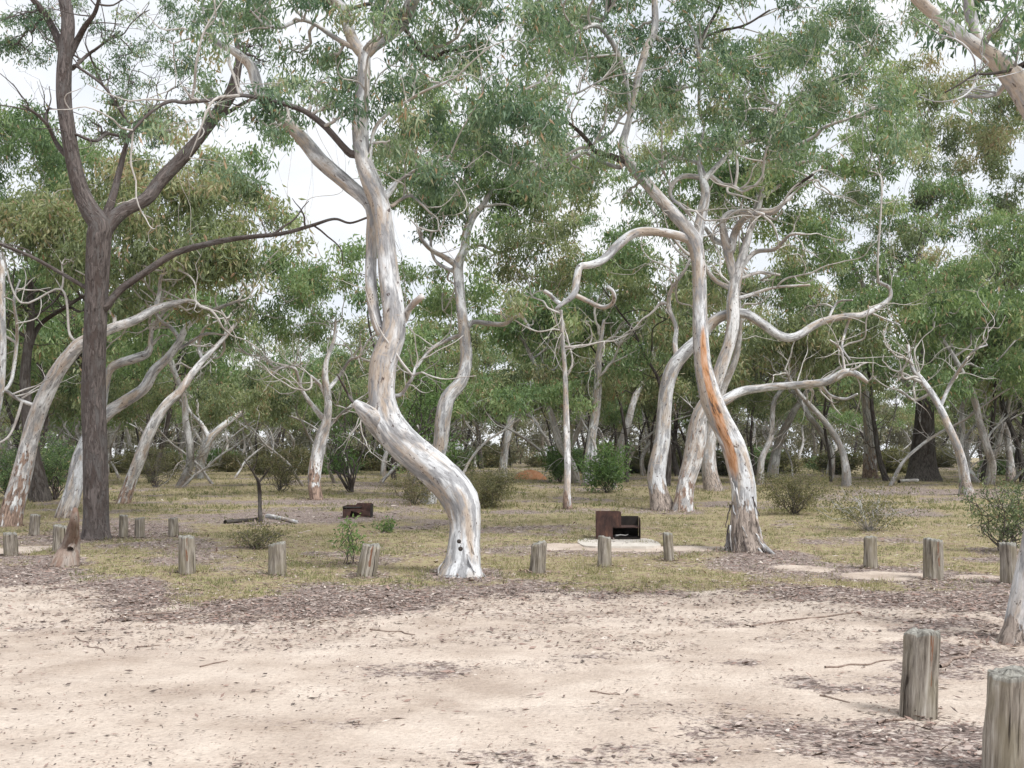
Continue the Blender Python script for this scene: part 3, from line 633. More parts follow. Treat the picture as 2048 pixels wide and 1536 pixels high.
mid((1366, 1022), [(1366, 1027, 52), (1368, 1000, 40), (1374, 960, 38), (1386, 915, 42), (1394, 870, 42), (1402, 825, 32), (1424, 785, 28), (1440, 740, 28), (1457, 692, 26), (1466, 645, 28), (1466, 600, 27), (1474, 552, 24), (1486, 510, 20), (1500, 460, 14), (1515, 400, 10), (1520, 330, 8)],
    'spotted pale gum touching feet with its dark-footed neighbour, behind the streaked trunk', 'gum_warm',
    limbs=[([(1410, 820, 28), (1448, 801, 24), (1480, 784, 20), (1530, 775, 17), (1590, 770, 16), (1650, 764, 17), (1690, 745, 18), (1716, 750, 14), (1735, 765, 8)], -.6, 'gum'), ([(1470, 560, 20), (1455, 500, 20), (1448, 470, 18), (1446, 440, 14), (1465, 424, 12), (1505, 427, 11), (1545, 425, 11), (1565, 408, 9), (1590, 385, 6)], -.5), ([(1455, 490, 14), (1430, 480, 12), (1410, 455, 8)], .3), ([(1462, 500, 20), (1470, 465, 17), (1488, 438, 14), (1508, 427, 12), (1528, 430, 9)], -.8), ([(1500, 460, 14), (1514, 425, 13), (1521, 395, 12), (1527, 335, 11), (1537, 284, 9), (1548, 235, 8), (1564, 195, 5)], -1.5, 'gum_warm'),
           ([(1568, 408, 9), (1585, 378, 8), (1626, 349, 6)], -.3, 'dark'), ([(1527, 335, 9), (1560, 305, 9), (1602, 287, 9), (1629, 273, 8), (1650, 254, 8), (1700, 236, 6), (1760, 210, 5)], -.6), ([(1470, 580, 12), (1430, 560, 10), (1400, 520, 9), (1372, 505, 7), (1340, 470, 5)], -.6), ([(1478, 540, 10), (1510, 505, 10), (1550, 498, 9), (1580, 470, 7), (1610, 468, 5)], -.9), ([(1521, 395, 9), (1560, 370, 8), (1590, 330, 7), (1640, 320, 5)], -.8),
           ([(1640, 766, 7), (1660, 790, 6), (1690, 798, 6), (1715, 788, 5)], -.3), ([(1466, 600, 9), (1500, 590, 8), (1550, 575, 6), (1620, 570, 5)], .2), ([(1470, 560, 8), (1520, 545, 7), (1560, 550, 5)], .4), ([(1690, 746, 6), (1682, 700, 5), (1660, 680, 4)], .2)],
    canopies=[(1560, 390, 150, 90, 12), (1600, 520, 120, 70, 7), (1440, 380, 90, 50, 4)], rough=RB(.55, 6.0), leaf='leaf_green', bare=(22, 1.6, .025))

mid((1427, 982), [(1428, 986, 44), (1420, 950, 34), (1418, 900, 28), (1428, 840, 22), (1445, 780, 18), (1470, 720, 14), (1480, 650, 10), (1476, 580, 8)],
    'dusky brown gum mostly hidden behind the streaked trunk', 'gum_far', canopies=[(1480, 600, 90, 50, 3)], rough=RB(.8, 2.5), leaf='leaf_olive', bare=(10, 1.8, .02))

mid((1545, 930), [(1544, 934, 26), (1552, 905, 20), (1565, 868, 17), (1585, 828, 14), (1605, 795, 11), (1640, 740, 8), (1650, 690, 6)],
    'grey gum leaning right in the shade, right of the streaked trunk', 'gum_far', canopies=[(1640, 620, 110, 70, 7)], leaf='leaf_olive', bare=(9, 2.0, .025))
mid((1692, 972), [(1693, 977, 24), (1692, 940, 18), (1684, 900, 13), (1668, 868, 13), (1645, 838, 12), (1612, 802, 10), (1590, 775, 8), (1570, 740, 6)],
    'thin grey gum leaning left above the two wispy bushes', 'gum_far', canopies=[(1560, 640, 90, 60, 3)], leaf='leaf_olive', bare=(8, 1.6, .02))
mid((1740, 952), [(1741, 957, 34), (1740, 915, 27), (1740, 870, 25), (1736, 820, 24), (1733, 775, 26), (1736, 740, 18), (1742, 700, 14), (1745, 650, 12), (1748, 600, 9), (1745, 540, 7)],
    'ragged upright gum right of the wispy bushes, its long limb climbing to the right edge', 'gum_warm',
    limbs=[([(1735, 770, 18), (1765, 752, 15), (1795, 735, 14), (1820, 716, 16), (1850, 690, 16), (1882, 668, 16), (1912, 640, 16), (1935, 612, 15), (1955, 590, 14), (1985, 573, 13), (2015, 558, 12), (2055, 532, 10), (2100, 500, 7)], -1.5, 'gum'), ([(1760, 640, 8), (1800, 600, 8), (1825, 540, 8), (1851, 469, 9), (1856, 446, 8), (1880, 420, 7), (1882, 395, 5)], -1.0, 'gum'), ([(1748, 600, 9), (1720, 560, 8), (1700, 520, 8), (1660, 490, 6), (1640, 450, 5)], -1.0, 'gum'), ([(1895, 655, 8), (1925, 645, 8), (1942, 620, 8), (1948, 570, 7), (1945, 540, 5)], .3), ([(1860, 685, 8), (1852, 650, 8), (1830, 625, 6), (1815, 600, 5), (1850, 560, 4)], .2),
           ([(1760, 757, 13), (1792, 750, 12), (1822, 775, 9), (1850, 800, 6)], .3), ([(1733, 760, 9), (1712, 735, 8), (1696, 700, 7), (1680, 660, 5)], .2), ([(1945, 545, 6), (1975, 525, 6), (2010, 520, 5), (2040, 500, 4)], 0)],
    canopies=[(1740, 330, 170, 110, 14), (1760, 500, 130, 80, 8), (1960, 300, 150, 110, 9)], rough=RB(.7, 4.0), leaf='leaf_green', bare=(22, 1.9, .03))
mid((1846, 962), [(1847, 970, 86), (1846, 945, 66), (1846, 915, 54), (1848, 870, 44), (1850, 820, 38), (1852, 760, 32), (1850, 690, 26), (1845, 620, 18), (1850, 540, 10)],
    'stout blackened trunk flaring wide at the ground, far right', 'dark', canopies=[(1870, 560, 150, 90, 10), (1780, 430, 120, 80, 6)], rough=RB(.9, 5.0), leaf='leaf_olive', bare=(16, 2.4, .03), group=None, name='charred_tree')
mid((1934, 990), [(1934, 994, 36), (1930, 965, 24), (1924, 925, 19), (1914, 892, 18), (1898, 855, 16), (1880, 815, 15), (1862, 785, 14), (1842, 758, 12), (1825, 735, 9), (1815, 690, 7)],
    'two-tone gum leaning left beside the blackened trunk, white above and russet below', 'gum',
    limbs=[([(1880, 815, 8), (1900, 770, 8), (1925, 730, 7), (1950, 700, 5), (1975, 690, 4)], -.3), ([(1862, 786, 7), (1830, 800, 6), (1800, 780, 5)], .2)],
    canopies=[(1900, 430, 150, 90, 10), (1930, 560, 110, 60, 3)], rough=RB(.7, 2.0), leaf='leaf_green', bare=(14, 1.7, .025))
mid((2022, 962), [(2022, 966, 24), (2020, 920, 15), (2014, 870, 13), (2004, 815, 12), (1992, 760, 9), (1975, 710, 7), (1958, 670, 5)],
    'thin rusty-footed gum near the right edge, leaning left', 'gum_far', limbs=[([(2004, 815, 8), (2030, 790, 6), (2055, 775, 5)], -.2)], canopies=[(2010, 540, 110, 70, 5), (2060, 420, 100, 80, 6)], rough=RB(.9, 1.6), leaf='leaf_olive', bare=(10, 1.8, .02))
mid((80, 1003), [(80, 1008, 50), (76, 980, 44), (72, 940, 34), (62, 890, 28), (55, 830, 24), (50, 760, 22), (55, 700, 20), (62, 640, 16), (60, 560, 10)],
    'dark hollow-footed tree between the leaning mottled gum and the brown tree', 'dark', limbs=[([(58, 700, 12), (80, 650, 10), (130, 615, 9), (170, 590, 7)], .3, 'dark')], canopies=[(60, 380, 140, 130, 12), (20, 600, 110, 80, 6), (120, 560, 80, 60, 3)], rough=RB(.8, 2), leaf='leaf_green', bare=(12, 1.9, .025), group=None, name='dark_tree')
mid((-45, 1010), [(-45, 1014, 30), (-30, 930, 22), (-12, 850, 18), (2, 770, 15), (6, 690, 14), (4, 600, 13), (6, 520, 12), (14, 460, 8), (40, 430, 5)],
    'white pole of a gum cut by the left edge', limbs=[([(4, 785, 8), (22, 762, 8), (32, 700, 8), (34, 650, 7), (28, 600, 6), (40, 560, 4)], -.2)], canopies=[(20, 320, 120, 100, 9)], leaf='leaf_green', bare=(8, 1.5, .02))

# ---- fill the crowns out between the clumps already placed
def dens_mid(x, y):
    if 810 < x < 1060 and 370 < y < 530: return .3
    if 1220 < x < 1520 and 270 < y < 500: return .38
    if 600 < x < 760 and y < 520: return .1
    if y < 40: return .0 if x < 1150 else .25
    if y < 160: return .12 if x < 560 else (.15 if x < 1250 else (.35 if x < 1480 else .7))
    if y < 290: return .7 if x < 110 else (.06 if x < 560 else (.3 if x < 1080 else (.2 if x < 1250 else (.6 if x < 1500 else .95))))
    return .62
for yy in range(60, 640, 42):
    for xx in range(-30, 2090, 52):
        x = xx + rng.uniform(-30, 30); y = yy + rng.uniform(-24, 24)
        if rng.random() > dens_mid(x, y): continue
        best = min((m for m in MIDS if m[3] > -1e9), key=lambda m: abs(m[3] - x) + .35 * abs(m[4] - y) + rng.uniform(0, 60) + (200 if m[0].Y > 60 and y < 420 else 0))
        best[0].fill(x, y, rng.uniform(.42, .85), 1.25)
for yy in range(-30, 400, 44):
    for xx in range(390, 1900, 50):
        x = xx + rng.uniform(-25, 25); y = yy + rng.uniform(-22, 22)
        dn = .42 if y < 130 else (.26 if y < 260 else .14)
        if x < 640: dn *= .45
        if y > 300 and x > 1400: continue
        if rng.random() > dn: continue
        t = t1 if x + rng.uniform(-50, 50) < 1090 else t3
        if in_hole(P(x, y, t.Y)): continue
        t.fill(x, y, rng.uniform(34, 56), rng.uniform(.5, 1.1), True)
t1.finish(M['leaf_blue'], M['twig']); t3.finish(M['leaf_blue'], M['twig'])
for t, lf, mt, _, _ in MIDS: t.finish(M[lf], M['dark' if mt == 'dark' else 'twig'])

# ---- burnt sapling, stump
def small_tree(name, base, polys, mat, label, cat, n=8, rough=None, bump=.15):
    g = ground_at(*base); org = np.array([g[0], g[1], float(gz(g[0], g[1]))]); mb = MB()
    for k, (pl, dd) in enumerate(polys):
        w = lift(pl, g[1], dd, 0)
        if k == 0:
            low = w[0].copy(); low[2] = org[2] - .15; w = np.vstack([low, w])
        tube(mb, w, n, bump, seed=5 + k, rough=rough)
    o = mb.build(name, mat, origin=org); o.location = org.tolist(); tag(o, label, cat); return o
small_tree('charred_sapling', (521, 1045), [([(521, 1045, 11), (520, 1015, 8), (519, 985, 8), (517, 965, 8), (508, 948, 4), (500, 935, 3), (488, 918, 2)], 0), ([(517, 966, 5), (528, 952, 4), (540, 935, 2)], -.1), ([(505, 943, 3), (512, 925, 2), (516, 905, 1)], .1)], M['dark'], 'short charred sapling with a crooked fork, beside the fallen pale log', 'sapling')
small_tree('broken_stump', (132, 1133), [([(130, 1137, 62), (134, 1118, 50), (139, 1095, 38), (143, 1072, 27), (146, 1050, 20), (149, 1032, 17), (151, 1016, 9)], 0), ([(141, 1098, 14), (150, 1075, 13), (154, 1050, 9), (158, 1036, 4)], .05)],
           bark_mat('stump_bark', (.26, .20, .165), (.20, .13, .10), (.30, .26, .23), (.04, .03, .025), .6, .8), 'splintered brown stump leaning right in front of the brown tree', 'stump', 14, lambda L, X, A, V: .3 + 0 * A, .22)

# ------------------------------------------------------------------ background trees (shared prototypes)
def proto_tree(seed, kind):
    """returns (trunk mesh, crown mesh) ; height about 9 m, base at origin"""
    tb, cb = MB(), MB()
    H = rng.uniform(10.5, 13.5); lean = rng.normal(0, .10, 2) + (rng.normal(0, .28, 2) if kind in ('pale', 'stem') else 0)
    r0 = {'pale': .16, 'dark': .17, 'thin': .10, 'stem': .085}[kind] * rng.uniform(.8, 1.25)
    pts = []; p = np.zeros(3); d = np.array([lean[0], lean[1], 1.])
    k = 8
    for i in range(k + 1):
        pts.append([*p, r0 * (1.35 if i == 0 else 1 - .75 * i / k)])
        d = unit(d + rng.normal(size=3) * [.16, .16, 0] * (2.0 if kind in ('pale', 'stem') else .8))
        p = p + d * H * .75 / k
    pts[0][2] -= .3
    c = tube(tb, pts, 8, .08, seed=seed, rough=RB(.6, 2.), step=lambda r: .25)
    ends = []
    for j in range(8 if kind not in ('thin', 'stem') else 3):
        q = c[int(len(c) * rng.uniform(.5, .97))]; e = q[:3] + unit(rng.normal(size=3) * [1, 1, .25] + [0, 0, .8]) * rng.uniform(1.2, 3)
        cb_pts = crooked(q[:3], e, q[3] * .6, .015, 6, .12); tube(tb, cb_pts, 5, 0, step=lambda r: .25); ends.append(e)
    ends.append(c[-1][:3])
    for j in range(16 if kind not in ('thin', 'stem') else 12):
        q = c[int(len(c) * rng.uniform(.15, .8))]; bare_branch(tb, q[:3], unit(rng.normal(size=3) * [1, 1, .4] + [0, 0, .5]), rng.uniform(1, 2.6), .022, 1, .5)
    for e in ends:
        for m in range(3):
            cc = e + rng.normal(size=3) * [.9, .9, .5]
            rr = rng.uniform(.7, 1.25)
            clump(cb, cc, (rr, rr, rr * .6), int(20 * rr * rr), 12, .3, .085, .5 + rng.normal(0, .1), .2)
    def mk(mb, nm, mat, sm):
        me = make_mesh(nm, np.concatenate(mb.V), np.concatenate(mb.Q), {k: np.concatenate(a) for k, a in mb.A.items()}, sm); me.materials.append(mat); return me
    return mk(tb, 'trunk', M['gum_far'] if kind in ('pale', 'stem') else M['dark'], True), mk(cb, 'crown', M['leaf_green' if seed % 2 else 'leaf_olive'], False)
protos = {k: [proto_tree(i + 10 * j, k) for i in range(3)] for j, k in enumerate(('pale', 'dark', 'thin', 'stem'))}
KL = {'pale': ('background_gum', 'far grey-white gum in the woodland behind the clearing', 'pale gums far back in the woodland'),
      'dark': ('dark_trunked_tree', 'far dark-trunked tree in the woodland behind the clearing', 'dark-trunked trees far back in the woodland'),
      'stem': ('slim_gum', 'far slim crooked white-stemmed gum at the front of the woodland', 'slim white stems along the front of the woodland'),
      'thin': ('slender_tree', 'far slender black-stemmed tree in the woodland thicket', 'slender black stems far back in the woodland')}
def place_proto(kind, x, y, s, rz):
    tm, cm = protos[kind][rng.integers(3)]
    nm, lb, gp = KL[kind]
    z = float(gz(x, y))
    e = empty(nm, (x, y, z)); e.rotation_euler = (0, 0, rz); e.scale = (s, s, s); tag(e, lb, 'tree', gp)
    for n_, me in (('trunk', tm), ('crown', cm)):
        o = bpy.data.objects.new(n_, me); COL.objects.link(o); o.parent = e
spots = []
tries = 0
while len(spots) < 230 and tries < 20000:
    tries += 1
    y = 46 + 84 * rng.random() ** 1.2; x = rng.uniform(-1, 1) * (y * .50 + 3)
    px = 1024 + F * x / y
    if y < 75 and 440 < px < 600: continue
    if y < 88 and any(a < px < b for a, b in ((375, 430), (975, 1100), (1780, 1905), (1670, 1760), (1530, 1570))): continue
    if y < 62 and 400 < px < 1100 and rng.random() < .75: continue
    if any((x - a) ** 2 + (y - b) ** 2 < 1.4 for a, b in spots): continue
    spots.append((x, y))
for x, y in spots:
    px = 1024 + F * x / y
    pr = [.3, .35, .35] if px > 900 else [.62, .17, .21]
    place_proto(rng.choice(['pale', 'dark', 'thin'], p=pr), x, y, rng.uniform(.75, 1.12), rng.uniform(0, 6.28))

k_ = 0
while k_ < 60:
    y = rng.uniform(44, 84); x = rng.uniform(-1, 1) * (y * .48 + 1); px = 1024 + F * x / y
    if any(a < px < b for a, b in ((375, 430), (975, 1100), (1780, 1905), (1670, 1760), (1530, 1570))) or any((x - a) ** 2 + (y - b) ** 2 < 1.2 for a, b in spots): continue
    spots.append((x, y)); place_proto('stem', x, y, rng.uniform(.6, .95), rng.uniform(0, 6.28)); k_ += 1

# far woodland mass
mb = MB()
for i in range(560):
    y = rng.uniform(118, 170); x = rng.uniform(-1, 1) * y * .56; r = rng.uniform(1.2, 2.8)
    z = float(gz(x, y)) + rng.uniform(.3, 6.6 + 1.5 * vnoise(x * .05, y * .05, 5))
    clump(mb, (x, y, z), (r, r, r * .7), 26, 10, .5, .2, .4 + rng.normal(0, .1))
M['leaf_haze'] = leaf_mat('haze_tinted_scrub_leaves', [(0, (.10, .095, .07)), (.4, (.17, .17, .115)), (.7, (.24, .23, .16)), (1, (.28, .22, .17))])  # distance haze painted into these leaf colours: paler and greyer
o = mb.build('distant_woodland', M['leaf_haze'], smooth=False); tag(o, 'haze-tinted mass of scrub closing the view far behind the trees', 'woodland', kind='stuff')

# ------------------------------------------------------------------ shrubs
def shrub(base, w, h, mat, label, n=10, ll=.06, lw=.02, dens=1.0, name='shrub', group=None, stems=9, droop=-.1, tb=.45, wood='iron', cat='bush'):
    g = ground_at(*base); Y = g[1]; org = np.array([g[0], g[1], float(gz(g[0], g[1]))])
    W = w * Y / F * 1.3; H = h * Y / F * 1.12; stems = int(stems * 1.7); n = max(2, int(n * .8)); dens *= .45
    root = empty(name, org); tag(root, label, cat, group)
    tm, cm = MB(), MB()
    for i in range(stems):
        a = rng.uniform(0, 2 * math.pi); rad = rng.random() ** .6
        e = org + [math.cos(a) * W / 2 * rad, math.sin(a) * W / 2 * rad * .8, H * (1 - .45 * rad ** 2) * rng.uniform(.65, 1)]
        st = org + [rng.normal() * .04, rng.normal() * .04, -.03]
        c = tube(tm, crooked(st, e, max(.005, H * .007), .004, 6, .09, .05), 5, 0, step=lambda r: .1)
        for k in range(n):
            q = c[int(len(c) * rng.uniform(.3, .99))][:3]
            rr = max(W, H) * rng.uniform(.05, .12)
            clump(cm, q + rng.normal(size=3) * rr * .5, (rr, rr, rr), max(2, int(7 * dens)), 8, ll, lw, tb + rng.normal(0, .08), .22, droop)
    tm.build('stems', M[wood], root, origin=org); cm.build('foliage', M[mat], root, smooth=False, origin=org)
    return root
shrub((975, 1015), 150, 75, 'leaf_heath', 'low brown-green bush right behind the big bent trunk', n=14, stems=16, dens=1.6)
shrub((830, 1010), 110, 65, 'leaf_heath', 'small green bush under the arch of the big bent trunk', stems=10, tb=.6)
shrub((1590, 1030), 150, 95, 'leaf_heath', 'rounded grey-green bush just right of the streaked trunk', stems=16, n=12, dens=1.1)
shrub((1738, 1062), 170, 90, 'leaf_heath', 'wispy open bush with splayed pale twigs, in front of the leaning grey gum', stems=18, n=7, dens=.8, wood='gum_far')
shrub((2010, 1105), 140, 165, 'leaf_olive', 'dark spindly bush behind the last post of the right row', stems=12, n=8, tb=.25)
shrub((1122, 965), 70, 85, 'leaf_bright', 'bright green sapling clump left of the upright pale gum', stems=9, n=10, ll=.14, lw=.05)
shrub((1215, 985), 110, 90, 'leaf_bright', 'bright green sapling clump at the foot of the leaning grey gum', stems=9, n=10, ll=.14, lw=.05, tb=.35)
shrub((705, 985), 120, 230, 'leaf_bright', 'clump of tall green saplings left of the big bent trunk', stems=9, dens=.7, n=9, ll=.13, lw=.045, tb=.35)
shrub((850, 975), 110, 290, 'leaf_bright', 'tall bright green sapling showing behind the bent trunk', stems=10, n=11, ll=.16, lw=.06, tb=.45)
shrub((700, 1128), 70, 85, 'leaf_bright', 'leafy green seedling beside the leaning split post', stems=5, n=3, ll=.075, lw=.028, dens=.35, tb=.6)
shrub((768, 1066), 34, 26, 'leaf_bright', 'tiny green tuft in the grass right of the smaller fireplace', stems=6, n=3, ll=.07, lw=.025, dens=.5)
shrub((510, 1098), 110, 50, 'leaf_heath', 'low ragged bush in front of the charred sapling', stems=12, n=4, dens=.6, tb=.55)
shrub((310, 975), 120, 80, 'leaf_heath', 'dusky bush behind the slender leaning gum', stems=12, n=11, dens=1.2, tb=.25)
shrub((110, 1000), 130, 130, 'leaf_green', 'green bush left of the brown tree', stems=12, n=12, dens=1.2, tb=.4, ll=.1, lw=.03)
shrub((20, 1000), 120, 120, 'leaf_green', 'green bush behind the leaning mottled gum', stems=12, n=12, dens=1.2, tb=.35, ll=.1, lw=.03)
shrub((560, 985), 90, 95, 'leaf_heath', 'loose bush behind the charred sapling', stems=10, n=8, tb=.5, ll=.09, lw=.03)
shrub((930, 960), 90, 70, 'leaf_green', 'green bush between the slim curving gum and the cream-white gum', stems=10, n=10, ll=.1, lw=.035)
# heath and saplings further back: shared copies
hp = []
for (mt, tb_) in (('leaf_heath', .5), ('leaf_heath', .3), ('leaf_green', .4), ('leaf_bright', .35)):
    tm, cm = MB(), MB()
    for i in range(14):
        a = rng.uniform(0, 6.28); rad = rng.random() ** .6
        e = np.array([math.cos(a) * .9 * rad, math.sin(a) * .9 * rad, 1.3 * (1 - .4 * rad) * rng.uniform(.6, 1)])
        c = tube(tm, crooked((0, 0, -.1), e, .018, .006, 5, .06), 5, 0, step=lambda r: .2)
        for k in range(6):
            q = c[int(len(c) * rng.uniform(.3, .99))][:3]; clump(cm, q, (.25, .25, .2), 7, 8, .16, .05, tb_, .22, -.1)
    def mk(mb, nm, mat, sm):
        me = make_mesh(nm, np.concatenate(mb.V), np.concatenate(mb.Q), {k: np.concatenate(a) for k, a in mb.A.items()}, sm); me.materials.append(mat); return me
    hp.append((mk(tm, 'stems', M['iron'], True), mk(cm, 'foliage', M[mt], False)))
HL = ['far yellow-green heath bush at the edge of the clearing', 'far dull heath bush at the edge of the clearing', 'far mid-green bush at the edge of the clearing', 'far bright sapling bush at the edge of the clearing']
for i in range(110):
    y = rng.uniform(62, 92); x = rng.uniform(-1, 1) * (y * .48 + 2)
    px = 1024 + F * x / y
    if any(a < px < b for a, b in ((375, 430), (985, 1095), (1795, 1895))): y = max(y, 90); x = (px - 1024) * y / F
    k = rng.choice(4, p=[.4, .3, .22, .08])
    s = rng.uniform(.7, 1.35)
    e = empty('heath_bush', (x, y, float(gz(x, y)))); e.scale = (s * 1.3, s * 1.3, s); e.rotation_euler = (0, 0, rng.uniform(0, 6.28)); tag(e, HL[k], 'bush', 'bushes along the back of the clearing: ' + ['yellow-green', 'dull', 'mid-green', 'bright'][k])
    for n_, me in zip(('stems', 'foliage'), hp[k]):
        o = bpy.data.objects.new(n_, me); COL.objects.link(o); o.parent = e

# ------------------------------------------------------------------ ground cover masks
def wline(pts):
    """photo points -> world polyline x->y"""
    w = np.array([ground_at(*p)[:2] for p in pts]); w = w[w[:, 0].argsort()]; return w
sand_edge = wline([(-100, 1160), (60, 1165), (200, 1180), (350, 1225), (520, 1235), (650, 1240), (760, 1215), (900, 1198), (1100, 1192), (1300, 1190), (1500, 1186), (1700, 1196), (1850, 1205), (1960, 1215), (2150, 1230)])
grass_edge = wline([(-100, 1100), (150, 1125), (260, 1160), (420, 1190), (700, 1180), (760, 1165), (900, 1165), (1020, 1150), (1100, 1160), (1250, 1180), (1400, 1180), (1560, 1172), (1750, 1178), (1900, 1178), (2150, 1190)])
def ell(lst):
    out = []
    for x, y, rx, ry, s in lst:
        c = ground_at(x, y); a = ground_at(x, y + ry); out.append((c[0], c[1], rx * c[1] / F, abs(c[1] - a[1]), s))
    return out
sand_sp = ell([(1270, 1098, 200, 7, 1), (1150, 1094, 80, 6, .9), (1780, 1153, 90, 9, 1), (1600, 1138, 60, 6, .7), (1950, 1155, 60, 5, .6), (30, 1102, 60, 8, .8), (100, 1095, 40, 4, .6), (560, 1235, 40, 8, .5)])
lit_sp = ell([(1720, 1370, 150, 22, .95), (1560, 1325, 120, 10, .6), (1650, 1470, 300, 34, .8), (1900, 1500, 260, 60, .95), (1940, 1330, 200, 60, .9), (1900, 1255, 140, 24, .8), (1380, 1500, 260, 24, .55), (1100, 1520, 300, 20, .45), (200, 1285, 70, 10, .55), (60, 1260, 60, 7, .4), (300, 1235, 110, 12, .7), (1250, 1320, 100, 12, .35), (600, 1450, 200, 20, .25), (900, 1350, 200, 20, .25), (1500, 1250, 140, 8, .4), (1700, 1245, 90, 6, .5)])
gr_no = ell([(620, 1035, 220, 14, .9), (250, 1060, 150, 12, .8), (60, 1080, 140, 14, .8), (1180, 1100, 280, 16, .6), (1540, 1112, 90, 12, .8), (1250, 1022, 200, 7, .6), (700, 1000, 180, 6, .6), (1900, 985, 260, 8, .7), (1500, 1130, 120, 8, .4), (925, 1150, 90, 16, .9), (735, 1150, 60, 12, .6), (1770, 1140, 100, 10, .7), (1340, 1128, 60, 10, .4), (400, 1120, 120, 14, .5)])
def ef(x, y, L):
    v = np.zeros_like(x)
    for cx, cy, rx, ry, s in L:
        d = ((x - cx) / rx) ** 2 + ((y - cy) / ry) ** 2
        v = np.maximum(v, s * np.clip(1.5 - d, 0, 1))
    return v
def masks(x, y):
    x = np.asarray(x, float); y = np.asarray(y, float)
    n1 = fbm(x * .9, y * .9, 21) - .5; n2 = fbm(x * 3.1, y * 3.1, 31) - .5
    se = np.interp(x, sand_edge[:, 0], sand_edge[:, 1]); ge = np.interp(x, grass_edge[:, 0], grass_edge[:, 1])
    n3 = fbm(x * 9, y * 9, 35, 2) - .5
    sand = np.clip((se - y + n1 * 2.2 + n2 * 1.8 + n3 * 1.2) / 1.3 + .35, 0, 1)
    n1b = fbm(x * 1.7, y * 2.6, 26) - .5
    lit = np.clip(ef(x, y, lit_sp) * .72 + n1b * 1.3 * (ef(x, y, lit_sp) > .02) + n2 * 1.1 * (ef(x, y, lit_sp) > .02) , 0, 1)
    lit = np.maximum(lit, np.clip((fbm(x * .8, y * 1.3, 55) - .52) * 2.4 + n2 * .6, 0, .34))
    sand = sand * (1 - lit)
    sand = np.maximum(sand, np.clip(ef(x, y, sand_sp) * 1.2 + n2 * 1.3 * (ef(x, y, sand_sp) > .02), 0, 1))
    gr = np.clip((y - ge + n1 * 4.2 + n2 * 1.8) / 1.2 + .55, 0, 1)
    patch = np.clip((fbm(x * .5, y * .45, 41) - .42) * 5 + .5, 0.2, 1)
    gr = gr * np.clip(patch + n2 * .8, 0.05, 1) * (1 - np.clip(ef(x, y, gr_no) + n2 * .8 * (ef(x, y, gr_no) > .02), 0, 1)) * (1 - sand)
    return sand, gr

# ground sheet
def axis(a, b, dens):
    out = [a]
    while out[-1] < b: out.append(out[-1] + dens(out[-1]))
    return np.array(out)
ys = axis(-40, 420, lambda v: .09 if 2 <= v < 22 else (.35 if 22 <= v < 60 else (1.5 if v >= 60 and v < 130 else 6)) )
xs = axis(0, 330, lambda v: .09 if v < 8 else (.25 if v < 16 else (1.2 if v < 60 else 12)))
xs = np.concatenate([-xs[::-1][:-1], xs])
XX, YY = np.meshgrid(xs, ys)
fine = (fbm(XX * 4, YY * 4, 61, 3) - .5) * .03
ZZ = gz(XX, YY) + fine
sd, grm = masks(XX, YY)
nx, ny = len(xs), len(ys)
ii = (np.arange(ny - 1)[:, None] * nx + np.arange(nx - 1)[None]).ravel()
Q = np.stack([ii, ii + 1, ii + 1 + nx, ii + nx], -1)
me = make_mesh('ground', np.stack([XX, YY, ZZ], -1).reshape(-1, 3), Q, {'sand': sd.ravel(), 'grass': grm.ravel()})
m, nt = new_mat('ground_soil'); N = NT(nt)
co = N.n('ShaderNodeTexCoord').outputs['Object']
sn = N.noise(co, 1.1, 5, .6); sf = N.noise(co, 26, 4, .7)
sandc = N.ramp(sn, [(.34, (.41, .335, .28)), (.5, (.53, .45, .385)), (.66, (.61, .53, .46))])
sandc = N.mix(.6, sandc, N.ramp(sf, [(.3, (.72, .70, .68)), (.65, (1.08, 1.07, 1.05))]), 'MULTIPLY')
sandc = N.mix(N.ramp(N.noise(N.scale(co, .9, 1.5, 1), 1.5, 7, .75, .8), [(.46, 0.0), (.66, .4)]), sandc, (.33, .265, .225))
pv = N.n('ShaderNodeTexVoronoi', ins={'Vector': co, 'Scale': 34.0, 'Randomness': 1.0})
pm = N.math('MULTIPLY', N.ramp(pv.outputs['Distance'], [(.14, 1.0), (.26, 0.0)]), N.ramp(N.noise(co, 2.6, 4, .6), [(.42, 0.0), (.6, .85)]))
sandc = N.mix(pm, sandc, N.ramp(N.n('ShaderNodeSeparateColor', ins={'Color': pv.outputs['Color']}).outputs[0], [(0, (.20, .13, .10)), (.5, (.36, .25, .2)), (1, (.5, .40, .34))]))
lv = N.n('ShaderNodeTexVoronoi', ins={'Vector': N.scale(co, 1, 1.6, 1), 'Scale': 26.0})
lc = N.ramp(N.n('ShaderNodeSeparateColor', ins={'Color': lv.outputs['Color']}).outputs[0], [(0, (.12, .095, .085)), (.3, (.26, .205, .185)), (.6, (.35, .28, .25)), (.85, (.43, .37, .335)), (1, (.54, .475, .43))])
lc = N.mix(N.ramp(sf, [(.42, .8), (.56, 0.0)]), lc, (.11, .08, .07))
gc = N.ramp(N.noise(co, 9, 5, .7), [(.34, (.19, .135, .10)), (.48, (.30, .235, .155)), (.56, (.34, .30, .17)), (.66, (.28, .28, .12))])
wob = N.math('MULTIPLY', N.math('SUBTRACT', N.noise(co, 7, 5, .7), .5), 1.3)
wobf = N.math('MULTIPLY', N.math('SUBTRACT', N.noise(co, 24, 4, .75), .5), 1.9)
smask = N.ramp(N.math('ADD', N.math('ADD', N.attr('sand'), wob), wobf), [(.36, 0.0), (.62, 1.0)])
gmask = N.ramp(N.math('ADD', N.math('ADD', N.attr('grass'), wob), wobf), [(.35, 0.0), (.6, 1.0)])
col = N.mix(gmask, lc, gc); col = N.mix(smask, col, sandc)
